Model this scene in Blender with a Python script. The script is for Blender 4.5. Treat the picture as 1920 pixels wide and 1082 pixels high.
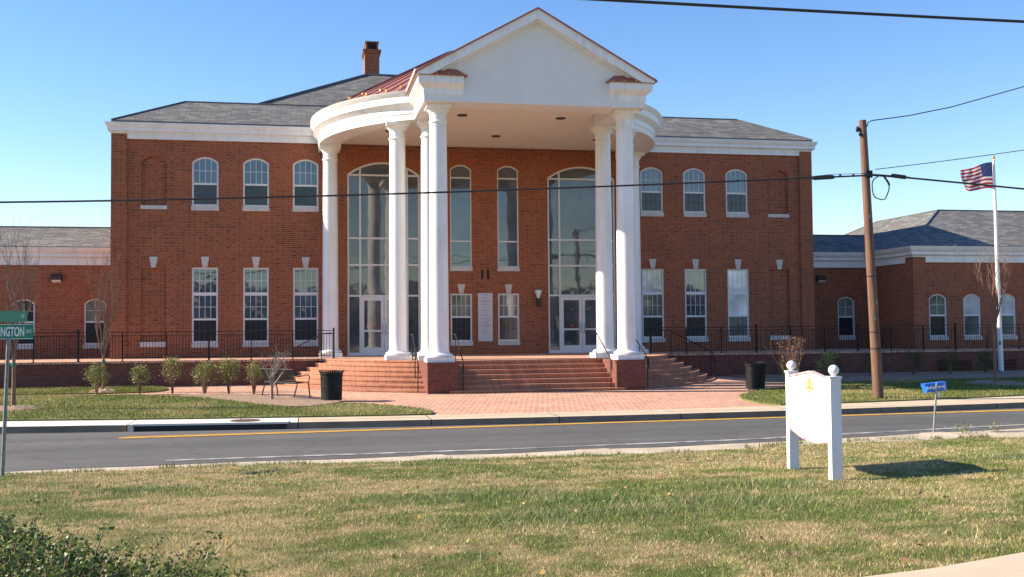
import bpy, math, random
import numpy as np
from mathutils import Vector, Matrix
from mathutils.geometry import tessellate_polygon

RAD = math.radians
scene = bpy.context.scene
for o in list(bpy.data.objects):
    bpy.data.objects.remove(o)

# ------------------------------------------------------------------ camera, sky, sun, exposure
cam_data = bpy.data.cameras.new("camera")
cam = bpy.data.objects.new("camera", cam_data)
scene.collection.objects.link(cam)
cam_data.sensor_width = 36.0
cam_data.lens = 36.0 * 1950.0 / 1920.0
cam_data.clip_start, cam_data.clip_end = 0.1, 3000.0
yaw, pitch, roll = RAD(11.186), RAD(2.2), RAD(-0.4825)
fwd = Vector((math.sin(yaw) * math.cos(pitch), math.cos(yaw) * math.cos(pitch), math.sin(pitch)))
rgt = Vector((math.cos(yaw), -math.sin(yaw), 0))
upv = rgt.cross(fwd)
r2 = rgt * math.cos(roll) + upv * math.sin(roll)
u2 = -rgt * math.sin(roll) + upv * math.cos(roll)
mat = Matrix((r2, u2, -fwd)).transposed().to_4x4()
mat.translation = Vector((-7.35, -43.0, 2.11))
cam.matrix_world = mat
scene.camera = cam

SUN_AZ, SUN_EL = RAD(-12.0), RAD(31.0)      # direction the light travels, and height of the sun
world = bpy.data.worlds.new("World")
scene.world = world
world.use_nodes = True
wn = world.node_tree
sky = wn.nodes.new("ShaderNodeTexSky")
sky.sky_type = 'NISHITA'
sky.sun_disc = False
sky.sun_elevation = SUN_EL
sky.sun_rotation = RAD(282.0)
sky.altitude = 0
sky.air_density = 1.15
sky.dust_density = 0.0
sky.ozone_density = 3.0
hs = wn.nodes.new("ShaderNodeHueSaturation")
hs.inputs["Hue"].default_value = 0.512
hs.inputs["Saturation"].default_value = 1.22
hs.inputs["Value"].default_value = 1.09
wn.links.new(sky.outputs[0], hs.inputs["Color"])
wn.links.new(hs.outputs[0], wn.nodes["Background"].inputs[0])
wn.nodes["Background"].inputs[1].default_value = 0.085
sun_data = bpy.data.lights.new("sun", 'SUN')
sun_data.energy = 5.0
sun_data.angle = RAD(0.5)
sun_data.color = (1.0, 0.86, 0.68)
sun = bpy.data.objects.new("sun", sun_data)
scene.collection.objects.link(sun)
sd = Vector((math.cos(SUN_AZ) * math.cos(SUN_EL), math.sin(SUN_AZ) * math.cos(SUN_EL), -math.sin(SUN_EL)))
sun.rotation_euler = sd.to_track_quat('-Z', 'Y').to_euler()
sun.location = (-40, 0, 40)
scene.view_settings.view_transform = 'Standard'
scene.view_settings.look = 'None'
scene.view_settings.exposure = 1.2
scene.view_settings.gamma = 1.0
scene.cycles.max_bounces = 6

# ------------------------------------------------------------------ helpers
class MB:
    """collects faces, then links them as one mesh object"""
    def __init__(s):
        s.v, s.f, s.m, s.uv = [], [], [], []
    def add(s, verts, faces, m=0, uvs=None):
        b = len(s.v)
        s.v.extend([tuple(p) for p in verts])
        for i, f in enumerate(faces):
            s.f.append([b + k for k in f])
            s.m.append(m)
            s.uv.append(uvs[i] if uvs else None)
    def quad(s, a, b, c, d, m=0, uv=None):
        s.add([a, b, c, d], [(0, 1, 2, 3)], m, [uv] if uv else None)
    def box(s, x0, x1, y0, y1, z0, z1, m=0):
        v = [(x0, y0, z0), (x1, y0, z0), (x1, y1, z0), (x0, y1, z0), (x0, y0, z1), (x1, y0, z1), (x1, y1, z1), (x0, y1, z1)]
        s.add(v, [(3, 2, 1, 0), (4, 5, 6, 7), (0, 1, 5, 4), (1, 2, 6, 5), (2, 3, 7, 6), (3, 0, 4, 7)], m)
    def obox(s, c, ax, ay, az, m=0):
        """oriented box: centre and three half-axis vectors"""
        c, ax, ay, az = Vector(c), Vector(ax), Vector(ay), Vector(az)
        v = [c + sx * ax + sy * ay + sz * az for sz in (-1, 1) for sx, sy in ((-1, -1), (1, -1), (1, 1), (-1, 1))]
        s.add(v, [(3, 2, 1, 0), (4, 5, 6, 7), (0, 1, 5, 4), (1, 2, 6, 5), (2, 3, 7, 6), (3, 0, 4, 7)], m)
    def prism_y(s, poly, y0, y1, m=0):
        n = len(poly)
        v = [(x, y0, z) for x, z in poly] + [(x, y1, z) for x, z in poly]
        f = [tuple(range(n)), tuple(range(2 * n - 1, n - 1, -1))] + [(i, i + n, (i + 1) % n + n, (i + 1) % n) for i in range(n)]
        s.add(v, f, m)
    def prism_x(s, poly, x0, x1, m=0):
        n = len(poly)
        v = [(x0, y, z) for y, z in poly] + [(x1, y, z) for y, z in poly]
        f = [tuple(range(n)), tuple(range(2 * n - 1, n - 1, -1))] + [(i, i + n, (i + 1) % n + n, (i + 1) % n) for i in range(n)]
        s.add(v, f, m)
    def prism_z(s, poly, z0, z1, m=0):
        n = len(poly)
        v = [(x, y, z0) for x, y in poly] + [(x, y, z1) for x, y in poly]
        f = [tuple(range(n - 1, -1, -1)), tuple(range(n, 2 * n))] + [(i, (i + 1) % n, (i + 1) % n + n, i + n) for i in range(n)]
        s.add(v, f, m)
    def tube(s, pts, r, seg=8, m=0):
        pts = [Vector(p) for p in pts]
        n = len(pts)
        rs = r if isinstance(r, (list, tuple)) else [r] * n
        prev, vs = None, []
        for i, p in enumerate(pts):
            t = (pts[min(i + 1, n - 1)] - pts[max(i - 1, 0)]).normalized()
            if prev is None:
                ref = Vector((0, 0, 1)) if abs(t.z) < 0.9 else Vector((1, 0, 0))
                a = t.cross(ref).normalized()
            else:
                a = (prev - t * prev.dot(t))
                a = a.normalized() if a.length > 1e-6 else t.orthogonal().normalized()
            prev = a
            b = t.cross(a)
            vs += [p + (a * math.cos(2 * math.pi * k / seg) + b * math.sin(2 * math.pi * k / seg)) * rs[i] for k in range(seg)]
        f = []
        for i in range(n - 1):
            for k in range(seg):
                k2 = (k + 1) % seg
                f.append((i * seg + k, i * seg + k2, (i + 1) * seg + k2, (i + 1) * seg + k))
        f.append(tuple(range(seg - 1, -1, -1)))
        f.append(tuple(range((n - 1) * seg, n * seg)))
        s.add(vs, f, m)
    def lathe(s, prof, cx=0, cy=0, seg=24, m=0):
        n, vs, f = len(prof), [], []
        for r, z in prof:
            vs += [(cx + r * math.cos(2 * math.pi * k / seg), cy + r * math.sin(2 * math.pi * k / seg), z) for k in range(seg)]
        for i in range(n - 1):
            for k in range(seg):
                k2 = (k + 1) % seg
                f.append((i * seg + k, i * seg + k2, (i + 1) * seg + k2, (i + 1) * seg + k))
        f.append(tuple(range(seg - 1, -1, -1)))
        f.append(tuple(range((n - 1) * seg, n * seg)))
        s.add(vs, f, m)
    def sweep(s, prof, path, m=0, closed_prof=True):
        """profile points are (outset to the right of travel, z); path points (x, y), mitred"""
        n, k = len(path), len(prof)
        P = [Vector((a, b)) for a, b in path]
        vs = []
        for i in range(n):
            d0 = (P[i] - P[i - 1]).normalized() if i else (P[1] - P[0]).normalized()
            d1 = (P[i + 1] - P[i]).normalized() if i < n - 1 else d0
            n0, n1 = Vector((d0.y, -d0.x)), Vector((d1.y, -d1.x))
            nm = n0 + n1
            nm = nm / max(1e-6, nm.dot(n0))
            vs += [(P[i].x + nm.x * q, P[i].y + nm.y * q, z) for q, z in prof]
        f = []
        kk = k if closed_prof else k - 1
        for i in range(n - 1):
            for j in range(kk):
                j2 = (j + 1) % k
                f.append((i * k + j, (i + 1) * k + j, (i + 1) * k + j2, i * k + j2))
        if closed_prof:
            f.append(tuple(range(k)))
            f.append(tuple(range((n - 1) * k + k - 1, (n - 1) * k - 1, -1)))
        s.add(vs, f, m)
    def poly_holes(s, outer, holes, to3, m=0):
        lists = [[Vector((a, b, 0)) for a, b in outer]] + [[Vector((a, b, 0)) for a, b in h] for h in holes]
        tris = tessellate_polygon(lists)
        flat = [p for l in lists for p in l]
        s.add([to3(p.x, p.y) for p in flat], [tuple(t) for t in tris], m)
    def build(s, name, mats, parent=None, loc=(0, 0, 0), smooth=None, shift=None):
        me = bpy.data.meshes.new(name)
        v = s.v
        if shift:
            v = [(a - shift[0], b - shift[1], c - shift[2]) for a, b, c in v]
        me.from_pydata(v, [], s.f)
        if not isinstance(mats, (list, tuple)):
            mats = [mats]
        for q in mats:
            me.materials.append(q)
        me.polygons.foreach_set('material_index', s.m)
        if any(u is not None for u in s.uv):
            ul = me.uv_layers.new(name="uv")
            i = 0
            for f, u in zip(s.f, s.uv):
                for k in range(len(f)):
                    ul.data[i].uv = u[k] if u else (0, 0)
                    i += 1
        if smooth:
            me.polygons.foreach_set('use_smooth', [True] * len(me.polygons))
            me.set_sharp_from_angle(angle=RAD(smooth))
        me.update()
        o = bpy.data.objects.new(name, me)
        scene.collection.objects.link(o)
        o.location = loc
        if parent:
            o.parent = parent
        return o

def empty(name, loc=(0, 0, 0), rz=0.0, parent=None):
    o = bpy.data.objects.new(name, None)
    scene.collection.objects.link(o)
    o.location = loc
    o.rotation_euler = (0, 0, rz)
    o.empty_display_size = 0.2
    if parent:
        o.parent = parent
    return o

def tag(o, label=None, cat=None, group=None, kind=None):
    if label: o['label'] = label
    if cat: o['category'] = cat
    if group: o['group'] = group
    if kind: o['kind'] = kind
    return o

def copy_tree(o, parent=None):
    kids = list(o.children)
    c = o.copy()
    scene.collection.objects.link(c)
    if parent: c.parent = parent
    for k in kids:
        copy_tree(k, c)
    return c

def text_mesh(body, size, bold=0.0, spacing=1.0):
    cu = bpy.data.curves.new("lettering", 'FONT')
    cu.body, cu.size, cu.extrude, cu.offset = body, size, 0.002, bold
    cu.space_character = spacing
    cu.align_x, cu.align_y = 'CENTER', 'CENTER'
    ob = bpy.data.objects.new("lettering", cu)
    scene.collection.objects.link(ob)
    bpy.context.view_layer.update()
    dg = bpy.context.evaluated_depsgraph_get()
    me = bpy.data.meshes.new_from_object(ob.evaluated_get(dg))
    bpy.data.objects.remove(ob)
    return me

def text_obj(name, body, size, material, parent, matrix, bold=0.0, spacing=1.0, fit=None):
    me = text_mesh(body, size, bold, spacing)
    if fit:                                          # stretch the lettering to a width and height
        xs = [v.co.x for v in me.vertices]; ys = [v.co.y for v in me.vertices]
        sx, sy = fit[0] / (max(xs) - min(xs)), fit[1] / (max(ys) - min(ys))
        mx, my = (max(xs) + min(xs)) / 2, (max(ys) + min(ys)) / 2
        for v in me.vertices: v.co.x, v.co.y = (v.co.x - mx) * sx, (v.co.y - my) * sy
    me.transform(matrix)
    me.materials.clear()
    me.materials.append(material)
    o = bpy.data.objects.new(name, me)
    scene.collection.objects.link(o)
    if parent: o.parent = parent
    return o

# ------------------------------------------------------------------ materials
def new_mat(name):
    m = bpy.data.materials.new(name)
    m.use_nodes = True
    nt = m.node_tree
    b = nt.nodes["Principled BSDF"]
    return m, nt, b
def N(nt, t, **kw):
    n = nt.nodes.new(t)
    for k, v in kw.items():
        setattr(n, k, v)
    return n
def ramp(nt, src, stops):
    r = N(nt, "ShaderNodeValToRGB")
    el = r.color_ramp.elements
    while len(el) > 1: el.remove(el[-1])
    el[0].position, el[0].color = stops[0][0], (*stops[0][1], 1)
    for p, c in stops[1:]:
        e = el.new(p); e.color = (*c, 1)
    nt.links.new(src, r.inputs[0])
    return r.outputs[0]
def noise(nt, vec, scale, detail=4, rough=0.55):
    n = N(nt, "ShaderNodeTexNoise")
    n.inputs["Scale"].default_value = scale
    n.inputs["Detail"].default_value = detail
    n.inputs["Roughness"].default_value = rough
    if vec is not None: nt.links.new(vec, n.inputs["Vector"])
    return n.outputs[0]
def position(nt):
    return N(nt, "ShaderNodeNewGeometry").outputs["Position"]
def mixc(nt, fac, a, b, mode='MIX'):
    n = N(nt, "ShaderNodeMix", data_type='RGBA', blend_type=mode)
    for sock, val in ((n.inputs[0], fac), (n.inputs[6], a), (n.inputs[7], b)):
        if isinstance(val, bpy.types.NodeSocket): nt.links.new(val, sock)
        elif isinstance(val, tuple): sock.default_value = (*val, 1)
        else: sock.default_value = val
    return n.outputs[2]
def bump(nt, b, h, strength=0.3, dist=0.01):
    n = N(nt, "ShaderNodeBump")
    n.inputs["Strength"].default_value = strength
    n.inputs["Distance"].default_value = dist
    nt.links.new(h, n.inputs["Height"])
    nt.links.new(n.outputs[0], b.inputs["Normal"])

def plain(name, col, rough=0.5, metal=0.0, vary=0.12, scale=3.0, spec=0.5):
    """one paint or metal, with a little uneven weathering in the colour"""
    m, nt, b = new_mat(name)
    pos = position(nt)
    n1 = noise(nt, pos, scale, 5)
    lo = tuple(c * (1 - vary) for c in col); hi = tuple(min(1, c * (1 + vary)) for c in col)
    nt.links.new(ramp(nt, n1, [(0.3, lo), (0.7, hi)]), b.inputs["Base Color"])
    b.inputs["Roughness"].default_value = rough
    b.inputs["Metallic"].default_value = metal
    b.inputs["Specular IOR Level"].default_value = spec
    return m

def wall_uv(nt):
    """brick coordinates in metres: along the wall, and up (or flat on top faces)"""
    g = N(nt, "ShaderNodeNewGeometry")
    p = N(nt, "ShaderNodeSeparateXYZ"); nt.links.new(g.outputs["Position"], p.inputs[0])
    q = N(nt, "ShaderNodeSeparateXYZ"); nt.links.new(g.outputs["True Normal"], q.inputs[0])
    ax = N(nt, "ShaderNodeMath", operation='ABSOLUTE'); nt.links.new(q.outputs[0], ax.inputs[0])
    gt = N(nt, "ShaderNodeMath", operation='GREATER_THAN'); nt.links.new(ax.outputs[0], gt.inputs[0]); gt.inputs[1].default_value = 0.7
    mx = N(nt, "ShaderNodeMix", data_type='FLOAT')
    nt.links.new(gt.outputs[0], mx.inputs[0]); nt.links.new(p.outputs[0], mx.inputs[2]); nt.links.new(p.outputs[1], mx.inputs[3])
    az = N(nt, "ShaderNodeMath", operation='GREATER_THAN'); nt.links.new(q.outputs[2], az.inputs[0]); az.inputs[1].default_value = 0.7
    mz = N(nt, "ShaderNodeMix", data_type='FLOAT')
    nt.links.new(az.outputs[0], mz.inputs[0]); nt.links.new(p.outputs[2], mz.inputs[2]); nt.links.new(p.outputs[1], mz.inputs[3])
    c = N(nt, "ShaderNodeCombineXYZ")
    nt.links.new(mx.outputs[0], c.inputs[0]); nt.links.new(mz.outputs[0], c.inputs[1])
    return c.outputs[0], g.outputs["Position"]

def brick_mat(name, stops, mortar, w=0.215, h=0.081, ms=0.012, uv=None, rot=0.0, rough=0.85, freq=2, squash=0.5, bump_s=0.35, blotch=0.25):
    m, nt, b = new_mat(name)
    if uv == 'uv':
        vec = N(nt, "ShaderNodeUVMap").outputs[0]; pos = position(nt)
    elif uv == 'xy':
        pos = position(nt); vec = pos
    else:
        vec, pos = wall_uv(nt)
    if rot:
        mp = N(nt, "ShaderNodeMapping"); mp.inputs["Rotation"].default_value = (0, 0, rot)
        nt.links.new(vec, mp.inputs[0]); vec = mp.outputs[0]
    t = N(nt, "ShaderNodeTexBrick")
    t.offset, t.offset_frequency, t.squash, t.squash_frequency = 0.5, 2, squash, freq
    nt.links.new(vec, t.inputs["Vector"])
    t.inputs["Scale"].default_value = 1.0
    t.inputs["Color1"].default_value = (0, 0, 0, 1); t.inputs["Color2"].default_value = (1, 1, 1, 1)
    t.inputs["Mortar"].default_value = (0.5, 0.5, 0.5, 1)
    t.inputs["Mortar Size"].default_value = ms
    t.inputs["Mortar Smooth"].default_value = 0.15
    t.inputs["Brick Width"].default_value = w; t.inputs["Row Height"].default_value = h
    col = ramp(nt, t.outputs["Color"], stops)
    big = noise(nt, pos, 0.55, 5)
    tint = ramp(nt, big, [(0.3, (1 - blotch,) * 3), (0.7, (1 + blotch * 0.35,) * 3)])
    ms_ = N(nt, "ShaderNodeMapping"); ms_.inputs["Scale"].default_value = (1.6, 1.6, 0.22); nt.links.new(pos, ms_.inputs[0])
    stk = ramp(nt, noise(nt, ms_.outputs[0], 1.0, 4, 0.6), [(0.30, (0.80,) * 3), (0.5, (1.0,) * 3), (0.72, (1.08,) * 3)])
    tint = mixc(nt, 1.0, tint, stk, 'MULTIPLY')
    fine = noise(nt, pos, 40, 3)
    tf = ramp(nt, fine, [(0.3, (0.82,) * 3), (0.7, (1.12,) * 3)])
    col = mixc(nt, 1.0, col, tint, 'MULTIPLY')
    col = mixc(nt, 1.0, col, tf, 'MULTIPLY')
    col = mixc(nt, t.outputs["Fac"], col, mortar)
    nt.links.new(col, b.inputs["Base Color"])
    b.inputs["Roughness"].default_value = rough
    inv = N(nt, "ShaderNodeMath", operation='SUBTRACT'); inv.inputs[0].default_value = 1.0
    nt.links.new(t.outputs["Fac"], inv.inputs[1])
    bump(nt, b, inv.outputs[0], bump_s, 0.008)
    return m

RED = [(0.0, (0.15, 0.038, 0.019)), (0.10, (0.18, 0.044, 0.021)), (0.20, (0.26, 0.060, 0.025)), (0.6, (0.31, 0.076, 0.031)), (1.0, (0.365, 0.098, 0.042))]
M = {}
M['brick'] = brick_mat("red_brick", RED, (0.32, 0.15, 0.082))
M['arch'] = brick_mat("arch_brick", RED[2:], (0.42, 0.27, 0.15), w=9, h=9, ms=0.0, squash=1, bump_s=0.0)
M['arch_brick'] = plain("arch_brick_face", (0.285, 0.064, 0.026), 0.85, vary=0.35, scale=9)
M['mortar'] = plain("mortar", (0.42, 0.29, 0.18), 0.95, vary=0.15, scale=12)
M['pier_brick'] = brick_mat("plum_brick", [(0, (0.13, 0.040, 0.028)), (0.5, (0.17, 0.052, 0.036)), (1, (0.20, 0.066, 0.045))], (0.19, 0.085, 0.06), ms=0.006)
M['paver'] = brick_mat("brick_paving", [(0, (0.34, 0.14, 0.085)), (0.3, (0.44, 0.20, 0.12)), (1, (0.56, 0.29, 0.19))], (0.62, 0.45, 0.33), w=0.21, h=0.105, ms=0.012, uv='xy', rot=RAD(58), squash=1, bump_s=0.2)
M['step_brick'] = brick_mat("brick_step", [(0, (0.36, 0.14, 0.08)), (0.3, (0.42, 0.175, 0.10)), (1, (0.50, 0.23, 0.14))], (0.42, 0.20, 0.12), w=0.085, h=0.30, ms=0.012, uv='uv', squash=1, bump_s=0.3)
def white_paint():
    """exterior white paint with faint rain streaks and soiling"""
    m, nt, b = new_mat("white_paint")
    pos = position(nt)
    mp = N(nt, "ShaderNodeMapping"); mp.inputs["Scale"].default_value = (5, 5, 0.5); nt.links.new(pos, mp.inputs[0])
    c = ramp(nt, noise(nt, mp.outputs[0], 1.0, 5, 0.6), [(0.28, (0.70, 0.69, 0.67)), (0.5, (0.80, 0.80, 0.79)), (0.8, (0.83, 0.83, 0.83))])
    c = mixc(nt, 1.0, c, ramp(nt, noise(nt, pos, 1.1, 5), [(0.3, (0.93, 0.925, 0.91)), (0.6, (1.0, 1.0, 1.0))]), 'MULTIPLY')
    nt.links.new(c, b.inputs["Base Color"])
    b.inputs["Roughness"].default_value = 0.5
    return m
M['white'] = white_paint()
M['frame_white'] = plain("white_window_frame", (0.70, 0.69, 0.69), 0.4, vary=0.04)
M['dim_muntin'] = plain("muntin_behind_insect_screen", (0.055, 0.06, 0.075), 0.6)
M['stone'] = plain("cast_stone", (0.55, 0.52, 0.49), 0.8, vary=0.12, scale=7)
M['ceiling'] = plain("portico_ceiling_paint", (0.76, 0.72, 0.64), 0.7, vary=0.04)
M['stucco'] = plain("gable_stucco", (0.72, 0.71, 0.69), 0.85, vary=0.035, scale=2.2)
M['iron'] = plain("black_iron", (0.012, 0.012, 0.013), 0.6, vary=0.3, spec=0.3)
M['bronze'] = plain("dark_bronze", (0.035, 0.03, 0.028), 0.45, vary=0.2)
M['gold'] = plain("copper_bright", (0.85, 0.42, 0.12), 0.3, metal=0.8, vary=0.15)
M['steel'] = plain("galvanised_steel", (0.20, 0.22, 0.21), 0.55, metal=0.5, vary=0.25, scale=14)
M['pale'] = plain("pale_diffuser", (0.75, 0.74, 0.70), 0.4)
M['rubber'] = plain("black_cable_sheath", (0.02, 0.02, 0.024), 0.55)
M['green'] = plain("green_sign_sheeting", (0.012, 0.20, 0.13), 0.35, vary=0.15)
M['letter'] = plain("white_lettering", (0.75, 0.78, 0.76), 0.4)
M['blue'] = plain("blue_plastic", (0.02, 0.15, 0.62), 0.35, vary=0.1)
M['gilt'] = plain("gilt", (0.75, 0.46, 0.06), 0.35, metal=0.3, vary=0.15)
M['pink'] = plain("pink_sign_edge", (0.60, 0.36, 0.36), 0.7)  # flat pink for the strips edging the sign board
M['red'] = plain("red_decal", (0.55, 0.03, 0.05), 0.4)
M['grey_ink'] = plain("grey_lettering", (0.22, 0.22, 0.25), 0.6)
M['plaque'] = plain("lilac_grey_plaque", (0.55, 0.53, 0.57), 0.5, vary=0.06, scale=6)

def copper_mat():
    m, nt, b = new_mat("standing_seam_copper")
    n = noise(nt, position(nt), 1.6, 6)
    nt.links.new(ramp(nt, n, [(0.25, (0.30, 0.105, 0.075)), (0.75, (0.44, 0.18, 0.135))]), b.inputs["Base Color"])
    b.inputs["Metallic"].default_value = 0.35
    b.inputs["Roughness"].default_value = 0.5
    return m
M['copper'] = copper_mat()

def glass_mat(name, tint, ior, rough, wob=0.004):
    """a pane in front of a dark room, slightly wavy so that it reflects like float glass"""
    m, nt, b = new_mat(name)
    pos = position(nt)
    n = noise(nt, pos, 0.9, 2)
    nt.links.new(ramp(nt, noise(nt, pos, 0.7, 3), [(0.3, tuple(c * 0.55 for c in tint)), (0.7, tuple(c * 1.5 for c in tint))]), b.inputs["Base Color"])
    b.inputs["IOR"].default_value = ior
    b.inputs["Roughness"].default_value = rough
    bump(nt, b, n, 1.0, wob)
    return m
M['glass'] = glass_mat("window_glass", (0.045, 0.080, 0.118), 2.0, 0.02)
M['screen'] = glass_mat("screened_glass", (0.014, 0.018, 0.028), 1.6, 0.14)
M['bay_glass'] = glass_mat("lobby_glass", (0.075, 0.092, 0.108), 1.85, 0.025, 0.005)
M['blind'] = glass_mat("glass_before_white_blind", (0.50, 0.53, 0.52), 1.8, 0.03)
M['bright_reflection'] = glass_mat("glass_with_painted_reflection", (0.82, 0.84, 0.80), 1.6, 0.05)  # pale base colour paints a bright sunlit reflection into the pane
M['muted_blind'] = glass_mat("glass_before_drawn_shade", (0.15, 0.17, 0.145), 1.9, 0.03)

def shingle_mat(name, stops, w, h):
    m, nt, b = new_mat(name)
    uv = N(nt, "ShaderNodeUVMap").outputs[0]
    t = N(nt, "ShaderNodeTexBrick")
    t.offset, t.squash = 0.37, 1.0
    nt.links.new(uv, t.inputs["Vector"])
    t.inputs["Scale"].default_value = 1.0
    t.inputs["Color1"].default_value = (0, 0, 0, 1); t.inputs["Color2"].default_value = (1, 1, 1, 1)
    t.inputs["Mortar"].default_value = (0, 0, 0, 1)
    t.inputs["Mortar Size"].default_value = 0.012
    t.inputs["Brick Width"].default_value = w; t.inputs["Row Height"].default_value = h
    col = ramp(nt, t.outputs["Color"], stops)
    big = ramp(nt, noise(nt, position(nt), 0.4, 4), [(0.3, (0.85,) * 3), (0.7, (1.1,) * 3)])
    col = mixc(nt, 1.0, col, big, 'MULTIPLY')
    col = mixc(nt, t.outputs["Fac"], col, (0.06, 0.06, 0.065))
    nt.links.new(col, b.inputs["Base Color"])
    b.inputs["Roughness"].default_value = 0.9
    bump(nt, b, t.outputs["Color"], 0.25, 0.01)
    return m
M['shingle'] = shingle_mat("slate_grey_shingle", [(0, (0.092, 0.093, 0.09)), (0.5, (0.135, 0.135, 0.128)), (1, (0.205, 0.203, 0.188))], 0.40, 0.17)

def ground_mat(name, stops, scale, rough=0.95, fine=90, fs=0.25, bs=0.3):
    m, nt, b = new_mat(name)
    pos = position(nt)
    c = ramp(nt, noise(nt, pos, scale, 6, 0.6), stops)
    f = ramp(nt, noise(nt, pos, fine, 3), [(0.3, (1 - fs,) * 3), (0.7, (1 + fs,) * 3)])
    nt.links.new(mixc(nt, 1.0, c, f, 'MULTIPLY'), b.inputs["Base Color"])
    b.inputs["Roughness"].default_value = rough
    bump(nt, b, noise(nt, pos, fine, 4), bs, 0.01)
    return m
def asphalt_mat():
    """worn tar: mottled, with long wheel polished streaks, darker sealed cracks and oil spots"""
    m, nt, b = new_mat("asphalt")
    pos = position(nt)
    c = ramp(nt, noise(nt, pos, 0.7, 6, 0.6), [(0.3, (0.074, 0.073, 0.070)), (0.7, (0.090, 0.089, 0.085))])
    mp = N(nt, "ShaderNodeMapping"); mp.inputs["Scale"].default_value = (0.06, 1.3, 1); nt.links.new(pos, mp.inputs[0])
    c = mixc(nt, 1.0, c, ramp(nt, noise(nt, mp.outputs[0], 1.0, 3), [(0.35, (0.84,) * 3), (0.65, (1.14,) * 3)]), 'MULTIPLY')
    c = mixc(nt, 1.0, c, ramp(nt, noise(nt, pos, 55, 3), [(0.3, (0.78,) * 3), (0.7, (1.22,) * 3)]), 'MULTIPLY')
    v = N(nt, "ShaderNodeTexVoronoi", feature='DISTANCE_TO_EDGE'); v.inputs["Scale"].default_value = 0.33
    wv = N(nt, "ShaderNodeVectorMath", operation='ADD'); nt.links.new(pos, wv.inputs[0])
    nz = N(nt, "ShaderNodeTexNoise"); nz.inputs["Scale"].default_value = 1.4; nt.links.new(pos, nz.inputs["Vector"]); nt.links.new(nz.outputs["Color"], wv.inputs[1])
    nt.links.new(wv.outputs[0], v.inputs["Vector"])
    c = mixc(nt, 1.0, c, ramp(nt, v.outputs["Distance"], [(0.0, (0.72,) * 3), (0.014, (1.0,) * 3)]), 'MULTIPLY')
    c = mixc(nt, 1.0, c, ramp(nt, noise(nt, pos, 1.9, 2), [(0.24, (0.6,) * 3), (0.32, (1.0,) * 3)]), 'MULTIPLY')
    nt.links.new(c, b.inputs["Base Color"])
    b.inputs["Roughness"].default_value = 0.9
    bump(nt, b, noise(nt, pos, 60, 4), 0.3, 0.01)
    return m
M['asphalt'] = asphalt_mat()
M['concrete'] = ground_mat("old_concrete", [(0.3, (0.44, 0.35, 0.24)), (0.7, (0.56, 0.455, 0.32))], 1.2, 0.9, 50, 0.08, 0.1)
M['new_concrete'] = ground_mat("new_concrete", [(0.3, (0.56, 0.53, 0.47)), (0.7, (0.64, 0.61, 0.55))], 1.0, 0.9, 50, 0.06, 0.1)
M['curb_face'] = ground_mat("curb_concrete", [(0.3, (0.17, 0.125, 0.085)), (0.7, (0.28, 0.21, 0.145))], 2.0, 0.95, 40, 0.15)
M['gravel'] = ground_mat("shoulder_gravel", [(0.3, (0.34, 0.28, 0.20)), (0.5, (0.44, 0.37, 0.27)), (0.7, (0.54, 0.46, 0.35))], 1.6, 0.95, 28, 0.4, 0.6)
M['mulch'] = ground_mat("mulch", [(0.3, (0.12, 0.075, 0.05)), (0.5, (0.26, 0.175, 0.115)), (0.7, (0.40, 0.295, 0.21))], 9.0, 0.95, 22, 0.6, 1.0)
M['yellow'] = ground_mat("yellow_road_paint", [(0.30, (0.22, 0.14, 0.05)), (0.40, (0.50, 0.26, 0.03)), (0.7, (0.60, 0.33, 0.04))], 3.5, 0.8, 60, 0.15)
M['road_white'] = ground_mat("white_road_paint", [(0.40, (0.15, 0.15, 0.145)), (0.54, (0.36, 0.355, 0.34)), (0.7, (0.48, 0.475, 0.45))], 3.0, 0.85, 45, 0.2)
M['iron_cover'] = plain("rusty_iron_cover", (0.10, 0.05, 0.03), 0.8, vary=0.4)
M['far_grass'] = ground_mat("mown_grass", [(0.28, (0.085, 0.105, 0.022)), (0.5, (0.13, 0.14, 0.035)), (0.72, (0.21, 0.185, 0.07))], 0.9, 0.95, 34, 0.4, 0.8)
M['terrain'] = ground_mat("rough_ground", [(0.3, (0.07, 0.085, 0.025)), (0.7, (0.16, 0.14, 0.06))], 0.05, 0.95, 3, 0.2)

def attr_mat(name, rough=0.7, trans=0.0, spec=0.3):
    m, nt, b = new_mat(name)
    a = N(nt, "ShaderNodeAttribute"); a.attribute_name = "Col"
    nt.links.new(a.outputs["Color"], b.inputs["Base Color"])
    b.inputs["Roughness"].default_value = rough
    b.inputs["Specular IOR Level"].default_value = spec
    if trans:
        tr = N(nt, "ShaderNodeBsdfTranslucent"); nt.links.new(a.outputs["Color"], tr.inputs[0])
        mx = N(nt, "ShaderNodeMixShader"); mx.inputs[0].default_value = trans
        out = nt.nodes["Material Output"]
        nt.links.new(b.outputs[0], mx.inputs[1]); nt.links.new(tr.outputs[0], mx.inputs[2]); nt.links.new(mx.outputs[0], out.inputs[0])
    return m
M['blade'] = attr_mat("grass_blade", 0.75, 0.25, 0.2)
M['leaf'] = attr_mat("leaf", 0.55, 0.2, 0.35)
M['gloss_leaf'] = attr_mat("glossy_leaf", 0.42, 0.2, 0.3)
M['sod'] = attr_mat("sod", 0.95, 0.0, 0.1)

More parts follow.
